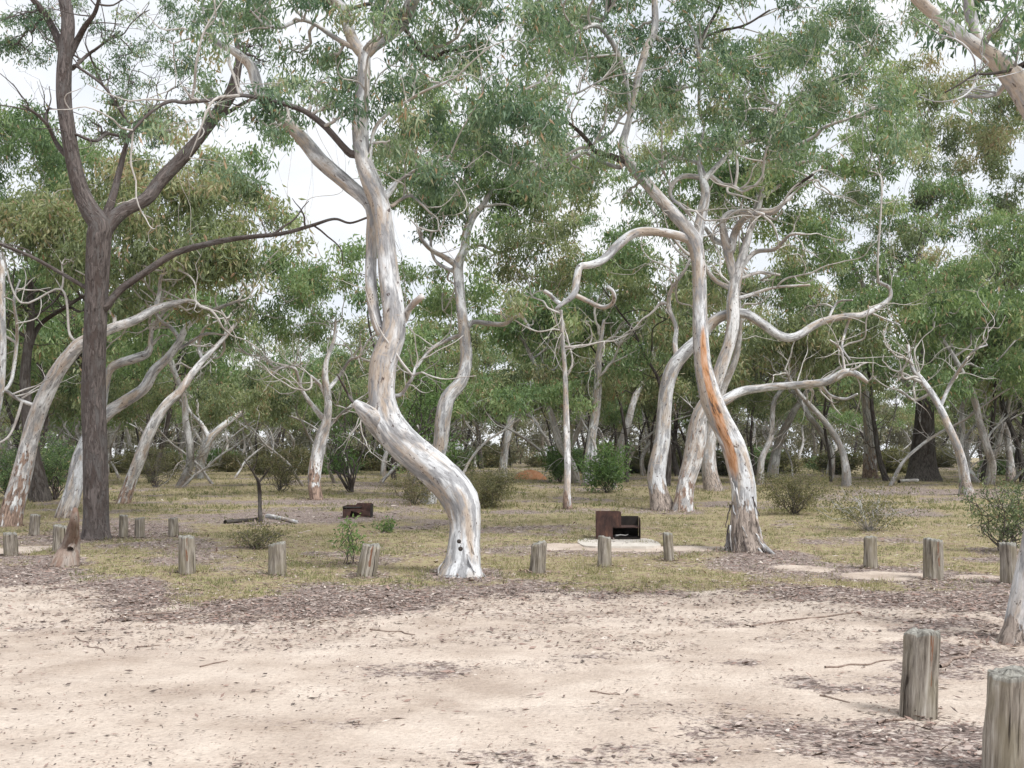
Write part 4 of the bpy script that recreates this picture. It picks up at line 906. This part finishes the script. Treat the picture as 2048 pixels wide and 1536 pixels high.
bp = N.n('ShaderNodeBump', ins={'Height': N.math('ADD', sf, N.math('MULTIPLY', pv.outputs['Distance'], -.3)), 'Strength': .7, 'Distance': .025})
b = N.n('ShaderNodeBsdfPrincipled', ins={'Base Color': col, 'Roughness': .95, 'Normal': bp.outputs[0], 'Specular IOR Level': .15})
o = N.n('ShaderNodeOutputMaterial'); N.l(b.outputs[0], o.inputs[0])
me.materials.append(m); g = bpy.data.objects.new('ground', me); COL.objects.link(g); tag(g, kind='structure')

# ---- grass
def scatter(n, y0, y1, p=1.0):
    y = y0 + (y1 - y0) * rng.random(n) ** p; x = rng.uniform(-1, 1, n) * (y * .49 + .8); return x, y
M['grass'] = leaf_mat('dry_grass', [(0, (.12, .14, .06)), (.35, (.20, .205, .09)), (.6, (.29, .265, .145)), (.8, (.40, .34, .22)), (1, (.48, .41, .31))], .25, .7)
mb = MB()
for (n, y0, y1, p, hh, ww) in ((60000, 11, 30, 1.1, .05, .007), (38000, 28, 90, 1.1, .09, .02)):
    x, y = scatter(n, y0, y1, p)
    s_, g_ = masks(x, y)
    keep = rng.random(n) < g_ * np.clip(.35 + 1.6 * (fbm(x * 1.3, y * 1.3, 77) - .35) * 2, .05, 1); x, y = x[keep], y[keep]
    x = np.repeat(x, 5) + rng.normal(0, .03, len(x) * 5) * (hh / .05); y = np.repeat(y, 5) + rng.normal(0, .035, len(y) * 5) * (hh / .05)
    z = gz(x, y) + (fbm(x * 4, y * 4, 61, 3) - .5) * .03 - .01; d = unit(rng.normal(size=(len(x), 3)) * .55 + [0, 0, 1.0])
    tint = np.clip(fbm(x * .8, y * .8, 91) * 1.3 - .2 + rng.normal(0, .17, len(x)), 0, 1)
    leaves(mb, np.stack([x, y, z], -1), d, hh * rng.uniform(.5, 1.9, len(x)) * np.clip(.4 + 2.2 * (fbm(x * 1.7, y * 1.7, 99) - .3), .4, 1.9), ww * rng.uniform(.7, 1.3, len(x)), tint)
o = mb.build('grass', M['grass'], smooth=False); tag(o, 'thin yellow-green grass over the ground behind the posts', 'grass', kind='stuff')

# ---- sticks on the sand
M['stick'] = plain_mat('dry_stick', [(.12, .085, .07), (.24, .18, .15), (.38, .31, .26)], 12)
sticks = [((400, 1336), (455, 1322), 5, 'thin curved dark stick on the sand, lower left'), ((1755, 1452), (1862, 1432), 8, 'brown stick lying against the foot of the leaning right-hand post'), ((1650, 1338), (1790, 1322), 6, 'long dark stick on the sand left of the right-hand post'),
          ((1500, 1254), (1720, 1228), 6, 'longest dark stick on the sand, running toward the right edge'), ((270, 1296), (320, 1290), 4, 'short twig among the litter patch at far left'), ((1640, 1396), (1700, 1408), 6, 'reddish stick fragment on the pale sand patch left of the right-hand post'),
          ((240, 1236), (410, 1222), 7, 'pale weathered stick at the sand edge, left'), ((150, 1276), (210, 1308), 4, 'fine forked twig on the left sand'), ((1880, 1340), (1960, 1300), 12, 'pale root-like branch behind the right-hand post'), ((1180, 1385), (1240, 1392), 5, 'small dark stick in the middle of the sand'),
          ((740, 1262), (830, 1270), 5, 'thin brown stick near the sand edge, below the split post')]
for (a, b_, w, lb) in sticks:
    A = ground_at(*a); B = ground_at(*b_); r = w / 2 * (A[1] + B[1]) / 2 / F * .7; mb = MB()
    pts = crooked(A, B, r, r * .5, 6, .035); pts[:, 2] = gz(pts[:, 0], pts[:, 1]) + r * .8 + (fbm(pts[:, 0] * 4, pts[:, 1] * 4, 61, 3) - .5) * .03
    tube(mb, pts, 6, .15, step=lambda q: .04)
    if rng.random() < .6:
        q = pts[3]; e = q[:3] + unit(rng.normal(size=3) * [1, 1, 0]) * np.linalg.norm(B - A) * .25; e[2] = gz(e[0], e[1]) + r
        tube(mb, crooked(q[:3], e, r * .6, r * .3, 4, .05), 5, .1, step=lambda q: .04)
    o = mb.build('stick', M['stick'], origin=A); o.location = A.tolist(); tag(o, lb, 'stick', 'fallen sticks on the sand')

# ------------------------------------------------------------------ posts
def wood_mat():
    m, nt = new_mat('weathered_post_wood'); N = NT(nt)
    bc = N.attr('bark_co', 'Vector'); oi = N.n('ShaderNodeObjectInfo').outputs['Random']
    ad = N.n('ShaderNodeVectorMath', operation='ADD', ins={0: bc}); cb = N.n('ShaderNodeCombineXYZ', ins={'X': N.math('MULTIPLY', oi, 17.0), 'Z': N.math('MULTIPLY', oi, 31.0)}); N.l(cb.outputs[0], ad.inputs[1]); bo = ad.outputs[0]
    g = N.noise(N.scale(bo, 22, 22, 1.6), 1.6, 5, .65, .3)
    col = N.ramp(g, [(.30, (.05, .042, .035)), (.42, (.16, .138, .115)), (.53, (.27, .24, .205)), (.68, (.42, .39, .345))])
    bigv = N.noise(N.scale(bo, 5, 5, 2), 1.4, 3, .6)
    col = N.mix(N.ramp(bigv, [(.45, 0.0), (.65, .55)]), col, (.20, .175, .115))
    cr = N.noise(N.scale(bo, 30, 30, .9), 1.0, 3, .6)
    col = N.mix(N.ramp(cr, [(.66, 0.0), (.70, .9)]), col, (.035, .026, .02))
    col = N.mix(N.ramp(N.math('ADD', N.attr('streak'), N.math('MULTIPLY', N.math('SUBTRACT', N.noise(N.scale(bo, 24, 24, 3), 1.5, 4, .7), .5), 2.2)), [(.6, 0.0), (.8, .9)]), col, (.17, .075, .04))
    col = N.mix(N.ramp(N.math('ADD', N.attr('rough'), N.math('MULTIPLY', N.math('SUBTRACT', bigv, .5), .8)), [(.4, 0.0), (.6, .8)]), col, N.ramp(g, [(.35, (.10, .095, .085)), (.6, (.33, .325, .295))]))
    h = N.math('SUBTRACT', g, N.ramp(cr, [(.64, 0.0), (.70, 1.0)]))
    bp = N.n('ShaderNodeBump', ins={'Height': h, 'Strength': .9, 'Distance': .015})
    b = N.n('ShaderNodeBsdfPrincipled', ins={'Base Color': col, 'Roughness': .9, 'Normal': bp.outputs[0], 'Specular IOR Level': .2})
    o = N.n('ShaderNodeOutputMaterial'); N.l(b.outputs[0], o.inputs[0]); return m
M['post'] = wood_mat()
def post(px, top, base, w, label, lean=(0, 0), style='flat', seed=0, streak=False):
    lean = (lean[0] + (seed * 37 % 11 - 5) * .009, lean[1] + (seed * 53 % 7 - 3) * .02)
    g = ground_at(px, base); Y = g[1]; z0 = float(gz(g[0], g[1])); r = w / 2 * Y / F; H = (base - top) * Y / F
    n = 40
    hs = [-.25, 0, .08, .25, .5, .75, .92]; pts = []
    rs = np.random.default_rng(seed + 100)
    for h in hs:
        hh = h * H if h > 0 else h
        pts.append([g[0] + lean[0] * max(h, 0) * H, g[1] + lean[1] * max(h, 0) * H, z0 + hh, r * (1.04 - .06 * max(h, 0)) * rs.uniform(.98, 1.02)])
    tx, ty = g[0] + lean[0] * H, g[1] + lean[1] * H
    if style == 'dome': pts += [[tx, ty, z0 + H * .955, r * .93], [tx, ty, z0 + H * .985, r * .72], [tx, ty, z0 + H, r * .4], [tx, ty, z0 + H * 1.003, r * .05]]
    else: pts += [[tx, ty, z0 + H * .97, r * .97], [tx, ty, z0 + H * .99, r * .94], [tx, ty, z0 + H, r * .84], [tx, ty, z0 + H * 1.002, r * .5], [tx, ty, z0 + H * 1.002, r * .05]]
    pts = np.array(pts)
    # densify
    c = [pts[0]]
    for i in range(len(pts) - 1):
        k = 5 if i < 6 else 2
        for t in range(1, k + 1): c.append(pts[i] + (pts[i + 1] - pts[i]) * t / k)
    c = np.array(c)
    mb = MB()
    tube(mb, c, n, .07, seed=seed, spline=False, rough=lambda L, X, A, V: np.clip((X[:, 2] - (z0 + H * .93)) / (H * .05), 0, 1)[:, None] + 0 * A,
         streak=(lambda L, X, A, V: np.exp(-((V[:, :, 0] - X[:, None, 0]) / r - .25) ** 2 / .03) * (V[:, :, 1] < X[:, None, 1]) * (X[:, 2] > z0 + H * .35)[:, None] * (X[:, 2] < z0 + H * .97)[:, None]) if streak else None)
    # weathering grooves and an uneven sawn top
    V = mb.V[0]; k = len(c); A = np.tile(np.arange(n) * 2 * math.pi / n, len(V) // n + 1)[:len(V)]
    Z = V[:, 2]; inner = np.hypot(V[:, 0] - tx, V[:, 1] - ty) < r * .6
    d = np.zeros(len(V))
    for q in range(13):
        a0 = rs.uniform(0, 6.28); wd = rs.uniform(.05, .14); dp = rs.uniform(.06, .2); z1 = z0 + H * rs.uniform(.2, .7)
        dd = np.abs((A - a0 + math.pi + .15 * np.sin(Z * 9 + q)) % (2 * math.pi) - math.pi)
        d = np.maximum(d, dp * np.clip(1 - dd / wd, 0, 1) * np.clip((Z - z1) / (H * .3) + .5, 0, 1))
    cx = np.interp(Z, [z0, z0 + H], [g[0], tx]); cy = np.interp(Z, [z0, z0 + H], [g[1], ty])
    V[:, 0] = cx + (V[:, 0] - cx) * (1 - d); V[:, 1] = cy + (V[:, 1] - cy) * (1 - d)
    top_m = Z > z0 + H * .9
    V[:, 2] += top_m * ((V[:, 0] - tx) * rs.uniform(-.22, .22) + (vnoise(V[:, 0] * 30, V[:, 1] * 30, seed) - .5) * .035)
    mb.V[0] = V
    org = np.array([g[0], g[1], z0])
    o = mb.build('wooden_post', M['post'], origin=org); o.location = org.tolist(); tag(o, label, 'post', 'short log posts edging the parking bay')
posts = [(22, 1066, 1112, 27, 'dark grey post cut short near the left edge, first of the row', (0, 0), 'flat'),
         (119, 1052, 1106, 27, 'grey post just behind the splintered stump', (0, 0), 'flat'),
         (68, 1030, 1071, 20, 'faint distant post between the mottled leaning gum and the stump', (.02, 0), 'flat'),
         (247, 1031, 1076, 17, 'narrow distant post just right of the brown tree', (0, 0), 'flat'),
         (279, 1037, 1076, 19, 'distant post second to the right of the brown tree', (0, 0), 'flat'),
         (347, 1037, 1074, 19, 'leaning distant post third to the right of the brown tree', (-.1, 0), 'flat'),
         (374, 1075, 1148, 32, 'post with a dark reddish split down its face', (0, 0), 'flat', True),
         (555, 1088, 1151, 35, 'pale grey post with no visible split, between the reddish split post and the leaning one', (-.02, 0), 'flat'),
         (732, 1090, 1153, 38, 'worn rounded post split in two and leaning, left of the big bent trunk', (.12, 0), 'dome', True),
         (1075, 1085, 1146, 31, 'round-topped grey post right of the big bent trunk', (.08, 0), 'dome'),
         (1209, 1075, 1135, 27, 'flat-topped pale post in front of the larger fireplace', (0, 0), 'flat'),
         (1338, 1068, 1122, 20, 'slim brownish post left of the streaked gum', (0, 0), 'flat'),
         (1741, 1075, 1138, 26, 'slim grey post behind the pale sand patch, right of the streaked gum', (.03, 0), 'dome'),
         (1867, 1080, 1158, 37, 'stouter two-tone post between the slim grey post and the right edge gum', (-.02, 0), 'flat', True),
         (2018, 1088, 1168, 32, 'post partly hidden behind the gum at the right edge', (0, 0), 'flat'),
         (1836, 1272, 1438, 69, 'large near post leaning slightly right with a rusty crack near its top', (.08, 0), 'flat', True),
         (2022, 1352, 1556, 98, 'nearest and biggest post, cut by the lower right corner', (0, 0), 'flat')]
for i, p in enumerate(posts): post(*p[:5], lean=p[5], style=p[6], seed=i, streak=len(p) > 7)

# ------------------------------------------------------------------ fireplaces
M['rust'] = plain_mat('rusty_plate_steel', [(.022, .013, .012), (.05, .028, .024), (.08, .042, .034), (.17, .085, .055)], 9, (1, 1, .5), .8, .4)
M['soot'] = plain_mat('sooty_steel', [(.012, .011, .01), (.025, .02, .018), (.04, .03, .026)], 7, (1, 1, 1), .9, .2)
M['conc'] = plain_mat('pale_concrete', [(.42, .38, .34), (.52, .48, .43), (.6, .56, .51)], 6, (1, 1, 1), .95, .3)
M['ash'] = plain_mat('white_ash', [(.35, .34, .33), (.5, .49, .48), (.62, .61, .6)], 14, (1, 1, 1), .95, .6)
def prism(name, poly, y0, y1, mat, parent, bevel=.004):
    """polygon in local x,z extruded from y0 to y1"""
    import bmesh
    bm = bmesh.new(); a = [bm.verts.new((x, y0, z)) for x, z in poly]; f = bm.faces.new(a)
    r = bmesh.ops.extrude_face_region(bm, geom=[f]); 
    for v in [e for e in r['geom'] if isinstance(e, bmesh.types.BMVert)]: v.co.y = y1
    bmesh.ops.recalc_face_normals(bm, faces=bm.faces)
    bmesh.ops.bevel(bm, geom=bm.edges[:], offset=bevel, segments=1, affect='EDGES')
    me = bpy.data.meshes.new(name); bm.to_mesh(me); bm.free(); me.materials.append(mat)
    o = bpy.data.objects.new(name, me); COL.objects.link(o); o.parent = parent; return o
def box(name, x0, x1, y0, y1, z0, z1, mat, parent, bevel=.004): return prism(name, [(x0, z0), (x1, z0), (x1, z1), (x0, z1)], y0, y1, mat, parent, bevel)
g = ground_at(1237, 1080); sc_ = g[1] / F
fp = empty('steel_fireplace', (g[0] - 44 * sc_, g[1], float(gz(g[0], g[1])))); tag(fp, 'larger rusty steel fireplace with a raised hotplate, on the pale slab', 'fireplace', 'rusty steel camp fireplaces'); fp.rotation_euler = (0, 0, R(-4))
W = 88 * sc_; H = 56 * sc_
prism('front_plate', [(0, 0), (W * .37, 0), (W * .37, H * .44), (W * .56, H * .44), (W * .56, H * .97), (W * .5, H), (0, H)], 0, .008, M['rust'], fp)
box('side_plate', -.009, -.001, .002, .62, 0, H * .98, M['rust'], fp)
box('back_plate', .0, W * .98, .622, .63, 0, H * .76, M['soot'], fp)
prism('side_plate', [(0, 0), (.62, 0), (.62, H * .74), (.06, H * .74), (0, H * .6)], W * .985, W * .995, M['rust'], fp).rotation_euler = (0, 0, 0)
# the second side plate runs front to back: rebuild its orientation
s2 = fp.children[-1]; 
for v in s2.data.vertices:
    x, y = v.co.x, v.co.y; v.co.x = y; v.co.y = x
s2.data.flip_normals()
box('hotplate', W * .38, W * .97, .01, .6, H * .40, H * .43, M['rust'], fp)
box('fire_floor', W * .38, W * .97, .03, .6, .02, .035, M['soot'], fp)
mb = MB()
tube(mb, [[W * .45, .06, .06, .012], [W * .55, .09, .075, .012], [W * .66, .07, .065, .008], [W * .72, .1, .085, .006]], 6, .2); tube(mb, [[W * .43, .1, .055, .018], [W * .48, .12, .06, .018], [W * .52, .13, .06, .01]], 6, .2)
mb.build('burnt_sticks', M['ash'], fp)
# concrete slab
g2 = ground_at(1240, 1090); 
sl = MB(); Ws = 150 * g2[1] / F
prismy = empty('concrete_slab', (0, 0, 0)); bpy.data.objects.remove(prismy)
import bmesh
bm = bmesh.new(); rs = np.random.default_rng(3); ring = []
for i in range(36):
    a = i / 36 * 2 * math.pi; sx = math.copysign(abs(math.cos(a)) ** .35, math.cos(a)) * Ws * .52; sy = math.copysign(abs(math.sin(a)) ** .35, math.sin(a)) * .95
    ring.append(bm.verts.new((sx + rs.normal() * .012, sy + .35 + rs.normal() * .012, .025)))
f = bm.faces.new(ring); r = bmesh.ops.extrude_face_region(bm, geom=[f])
for v in [e for e in r['geom'] if isinstance(e, bmesh.types.BMVert)]: v.co.z = -.12
bmesh.ops.recalc_face_normals(bm, faces=bm.faces)
me = bpy.data.meshes.new('concrete_slab'); bm.to_mesh(me); bm.free(); me.materials.append(M['conc'])
slab = bpy.data.objects.new('concrete_slab', me); COL.objects.link(slab); slab.location = (g2[0], g2[1], float(gz(g2[0], g2[1]))); tag(slab, 'pale weathered slab under the larger fireplace', 'slab')
fp.location.z = slab.location.z + .027
g = ground_at(713, 1036); sc_ = g[1] / F; W = 54 * sc_; H = 28 * sc_
fq = empty('steel_fireplace', (g[0] - W / 2, g[1], float(gz(g[0], g[1])))); tag(fq, 'smaller low rusty steel fireplace in the grass, left of the big bent trunk', 'fireplace', 'rusty steel camp fireplaces')
prism('back_plate', [(0, 0), (W, 0), (W, H * .92), (W * .96, H), (W * .42, H), (W * .36, H * .86), (0, H * .86)], .5, .508, M['rust'], fq)
box('side_plate', -.009, -.001, 0, .5, 0, H * .82, M['soot'], fq)
box('side_plate', W * 1.001, W * 1.001 + .008, 0, .5, 0, H * .95, M['soot'], fq)
prism('front_plate', [(0, 0), (W * .22, 0), (W * .3, H * .5), (W, H * .1), (W, H * .42), (W * .55, H * .66), (0, H * .6)], 0, .008, M['rust'], fq)
box('hotplate', .002, W * .6, .01, .49, H * .70, H * .73, M['soot'], fq)

# ---- leaf litter
M['litter'] = leaf_mat('fallen_leaves', [(0, (.08, .06, .052)), (.25, (.19, .135, .115)), (.45, (.30, .20, .165)), (.6, (.34, .27, .24)), (.82, (.46, .39, .35)), (1, (.60, .53, .47))], .05, .7)
mb = MB()
for (n, y0, y1, p, sz, mode) in ((90000, 9.5, 24, 1.2, .05, 0), (30000, 3.6, 12.5, 1.4, .026, 1), (34000, 9, 14, 1, .04, 1), (40000, 3.6, 12.5, 1.3, .045, 0), (16000, 22, 60, 1, .09, 0)):
    x, y = scatter(n, y0, y1, p); s_, g_ = masks(x, y)
    if mode == 0: pr = np.clip(1 - s_ * 1.15, 0, 1) ** 1.3 * (1 - g_ * .8)
    else:
        pr = np.clip(fbm(x * 1.1, y * 1.1, 83) * 2.2 - .8, .05, .8) * s_
        pr = np.maximum(pr, 1.3 * np.exp(-np.abs(np.interp(x, sand_edge[:, 0], sand_edge[:, 1]) - y) / .9))
    keep = rng.random(n) < pr; x, y = x[keep], y[keep]; k = len(x)
    z = gz(x, y) + (fbm(x * 4, y * 4, 61, 3) - .5) * .03 + rng.uniform(.003, .018, k)
    d = unit(np.stack([rng.normal(size=k), rng.normal(size=k), rng.normal(0, .12, k)], -1))
    tint = np.clip(rng.normal(.45 if mode == 0 else .3, .27, k), 0, 1)
    # nearly flat leaves
    side = unit(np.stack([-d[:, 1], d[:, 0], rng.normal(0, .35, k)], -1)); l = (sz * rng.uniform(.35, 1, k) ** 1 * np.where(rng.random(k) < .1, 2.8, 1.5))[:, None]; w = l * rng.uniform(.2, .42, k)[:, None]
    C = np.stack([x, y, z], -1); V = np.stack([C, C + d * l * .45 + side * w * .5, C + d * l, C + d * l * .45 - side * w * .5], 1).reshape(-1, 3)
    mb.add(V, np.arange(k * 4).reshape(-1, 4), tint=np.repeat(tint, 4))
feet = []
for o_ in list(COL.objects):
    if o_.parent is None and o_.get('category') in ('tree', 'post', 'stump', 'fireplace', 'bush') and o_.location.y < 36: feet.append((o_.location.x, o_.location.y, {'tree': .5, 'post': .2, 'stump': .3, 'fireplace': .7, 'bush': .6}[o_['category']], {'tree': 420, 'post': 150, 'stump': 200, 'fireplace': 200, 'bush': 160}[o_['category']]))
for fx, fy, fr, fn in feet:
    a = rng.uniform(0, 6.28, fn); rr_ = np.abs(rng.normal(fr * .6, fr * .55, fn)); x = fx + np.cos(a) * rr_; y = fy + np.sin(a) * rr_
    z = gz(x, y) + (fbm(x * 4, y * 4, 61, 3) - .5) * .03 + rng.uniform(.003, .03, fn)
    d = unit(np.stack([rng.normal(size=fn), rng.normal(size=fn), rng.normal(0, .25, fn)], -1)); side = unit(np.stack([-d[:, 1], d[:, 0], rng.normal(0, .35, fn)], -1))
    l = rng.uniform(.03, .09, (fn, 1)); w = l * rng.uniform(.15, .4, (fn, 1)); C = np.stack([x, y, z], -1)
    V = np.stack([C, C + d * l * .45 + side * w * .5, C + d * l, C + d * l * .45 - side * w * .5], 1).reshape(-1, 3)
    mb.add(V, np.arange(fn * 4).reshape(-1, 4), tint=np.repeat(np.clip(rng.normal(.35, .25, fn), 0, 1), 4))
o = mb.build('leaf_litter', M['litter'], smooth=False); tag(o, 'brown and purple fallen leaves and bark strewn over the ground', 'leaf litter', kind='stuff')

# ------------------------------------------------------------------ fallen logs, mound
def log(a, b_, w, mat, label, seed=0, wob=.04):
    A = ground_at(*a); B = ground_at(*b_); r = w / 2 * A[1] / F; mb = MB()
    pts = crooked(A, B, r, r * .75, 5, wob); pts[:, 2] = gz(pts[:, 0], pts[:, 1]) + r * .75
    tube(mb, pts, 12, .14, seed=seed, step=lambda q: .06, rough=lambda L, X, A, V: .3 + 0 * A)
    o = mb.build('fallen_log', mat, origin=A); o.location = A.tolist(); tag(o, label, 'log', 'fallen logs and branches in the clearing')
log((534, 1036), (594, 1048), 9, M['gum_warm'], 'short pale log right of the charred sapling')
log((450, 1048), (514, 1042), 9, M['dark'], 'dark burnt log left of the charred sapling', 2)
log((1798, 966), (1855, 962), 7, M['gum_far'], 'grey branch on the ground before the blackened trunk', 3)
log((1125, 888), (1010, 955), 10, M['dark'], 'long dark fallen trunk in the thicket behind the orange mound', 4) if False else None
g = ground_at(1058, 958); w_ = 29 * g[1] / F; h_ = 17 * g[1] / F
mb = MB(); n = 28; rings = []
for i in range(9):
    t = i / 8; rr = w_ * (1.15 * math.cos(t * math.pi / 2) + .02); zz = h_ * math.sin(t * math.pi / 2) ** 1.3 - .03 * (i == 0)
    a = np.arange(n) * 2 * math.pi / n; k = 1 + .18 * (vnoise(np.cos(a) * 2 + 5, np.sin(a) * 2 + t * 2, 8) - .5)
    rings.append(np.stack([np.cos(a) * rr * k, np.sin(a) * rr * k * .8, np.full(n, zz) * (1 + .1 * np.cos(a * 3))], -1))
V = np.concatenate(rings); Q = []
for i in range(8):
    for j in range(n): Q.append([i * n + j, i * n + (j + 1) % n, (i + 1) * n + (j + 1) % n, (i + 1) * n + j])
mb.add(V, Q); o = mb.build('sand_mound', plain_mat('orange_sand', [(.50, .21, .10), (.64, .31, .17), (.70, .40, .26)], 5)); o.location = (g[0], g[1], float(gz(g[0], g[1]))); tag(o, 'small orange sand mound at the back of the clearing', 'mound')

# ------------------------------------------------------------------ air
hb = bmesh.new(); bmesh.ops.create_cube(hb, size=1); me = bpy.data.meshes.new('haze'); hb.to_mesh(me); hb.free()
hz = bpy.data.objects.new('haze', me); COL.objects.link(hz); hz.scale = (700, 480, 24); hz.location = (0, 195, 9.6); tag(hz, 'faint pale haze deepening toward the far woodland', 'haze', kind='stuff')
hm = bpy.data.materials.new('haze_air'); hm.use_nodes = True; hm.node_tree.nodes.clear(); HN = NT(hm.node_tree)
pv_ = HN.n('ShaderNodeVolumePrincipled', ins={'Color': (.93, .96, 1, 1), 'Density': .0002, 'Anisotropy': .2}); ho = HN.n('ShaderNodeOutputMaterial'); HN.l(pv_.outputs[0], ho.inputs['Volume']); me.materials.append(hm)

# ------------------------------------------------------------------ light, sky, camera
w = bpy.data.worlds.new('World'); scene.world = w; w.use_nodes = True; nt = w.node_tree; nt.nodes.clear(); N = NT(nt)
SE, SA = 52, 138   # sun height, azimuth clockwise from +Y
sky = N.n('ShaderNodeTexSky'); sky.sky_type = 'NISHITA'; sky.sun_disc = False; sky.sun_elevation = R(SE); sky.sun_rotation = R(SA)
tc = N.n('ShaderNodeTexCoord').outputs['Generated']
cn = N.noise(N.scale(tc, 1, 1, 2.2), 2.2, 6, .6, .3)
cm = N.ramp(cn, [(.3, .90), (.62, .98)])
cc = N.ramp(N.noise(N.scale(tc, 1, 1, 2), 3.1, 5, .6), [(.35, (7.0, 7.4, 8.0)), (.6, (8.5, 8.6, 8.8))])
N.l(N.mix(cm, sky.outputs[0], cc), N.n('ShaderNodeBackground', ins={'Strength': .1}).inputs[0])
bg = [n for n in nt.nodes if n.type == 'BACKGROUND'][0]; out = N.n('ShaderNodeOutputWorld'); N.l(bg.outputs[0], out.inputs[0])
sd_ = bpy.data.lights.new('sun', 'SUN'); sd_.energy = 3.0; sd_.angle = R(18); sd_.color = (1, .985, .96)
so = bpy.data.objects.new('sun', sd_); COL.objects.link(so)
from mathutils import Vector
dirv = Vector((math.sin(R(SA)) * math.cos(R(SE)), math.cos(R(SA)) * math.cos(R(SE)), math.sin(R(SE))))
so.rotation_euler = dirv.to_track_quat('Z', 'Y').to_euler(); so.location = (dirv * 60)[:]
cd = bpy.data.cameras.new('camera'); cd.sensor_width = 36; cd.lens = F / 2048 * 36; cd.clip_end = 1500; cd.clip_start = .05
cam = bpy.data.objects.new('camera', cd); COL.objects.link(cam); cam.location = (0, 0, CH); cam.rotation_euler = (math.pi / 2 + TH, 0, 0); scene.camera = cam
scene.view_settings.view_transform = 'Standard'; scene.view_settings.look = 'None'; scene.view_settings.gamma = 1; scene.view_settings.exposure = .37
scene.cycles.max_bounces = 6; scene.cycles.diffuse_bounces = 3; scene.cycles.transparent_max_bounces = 4
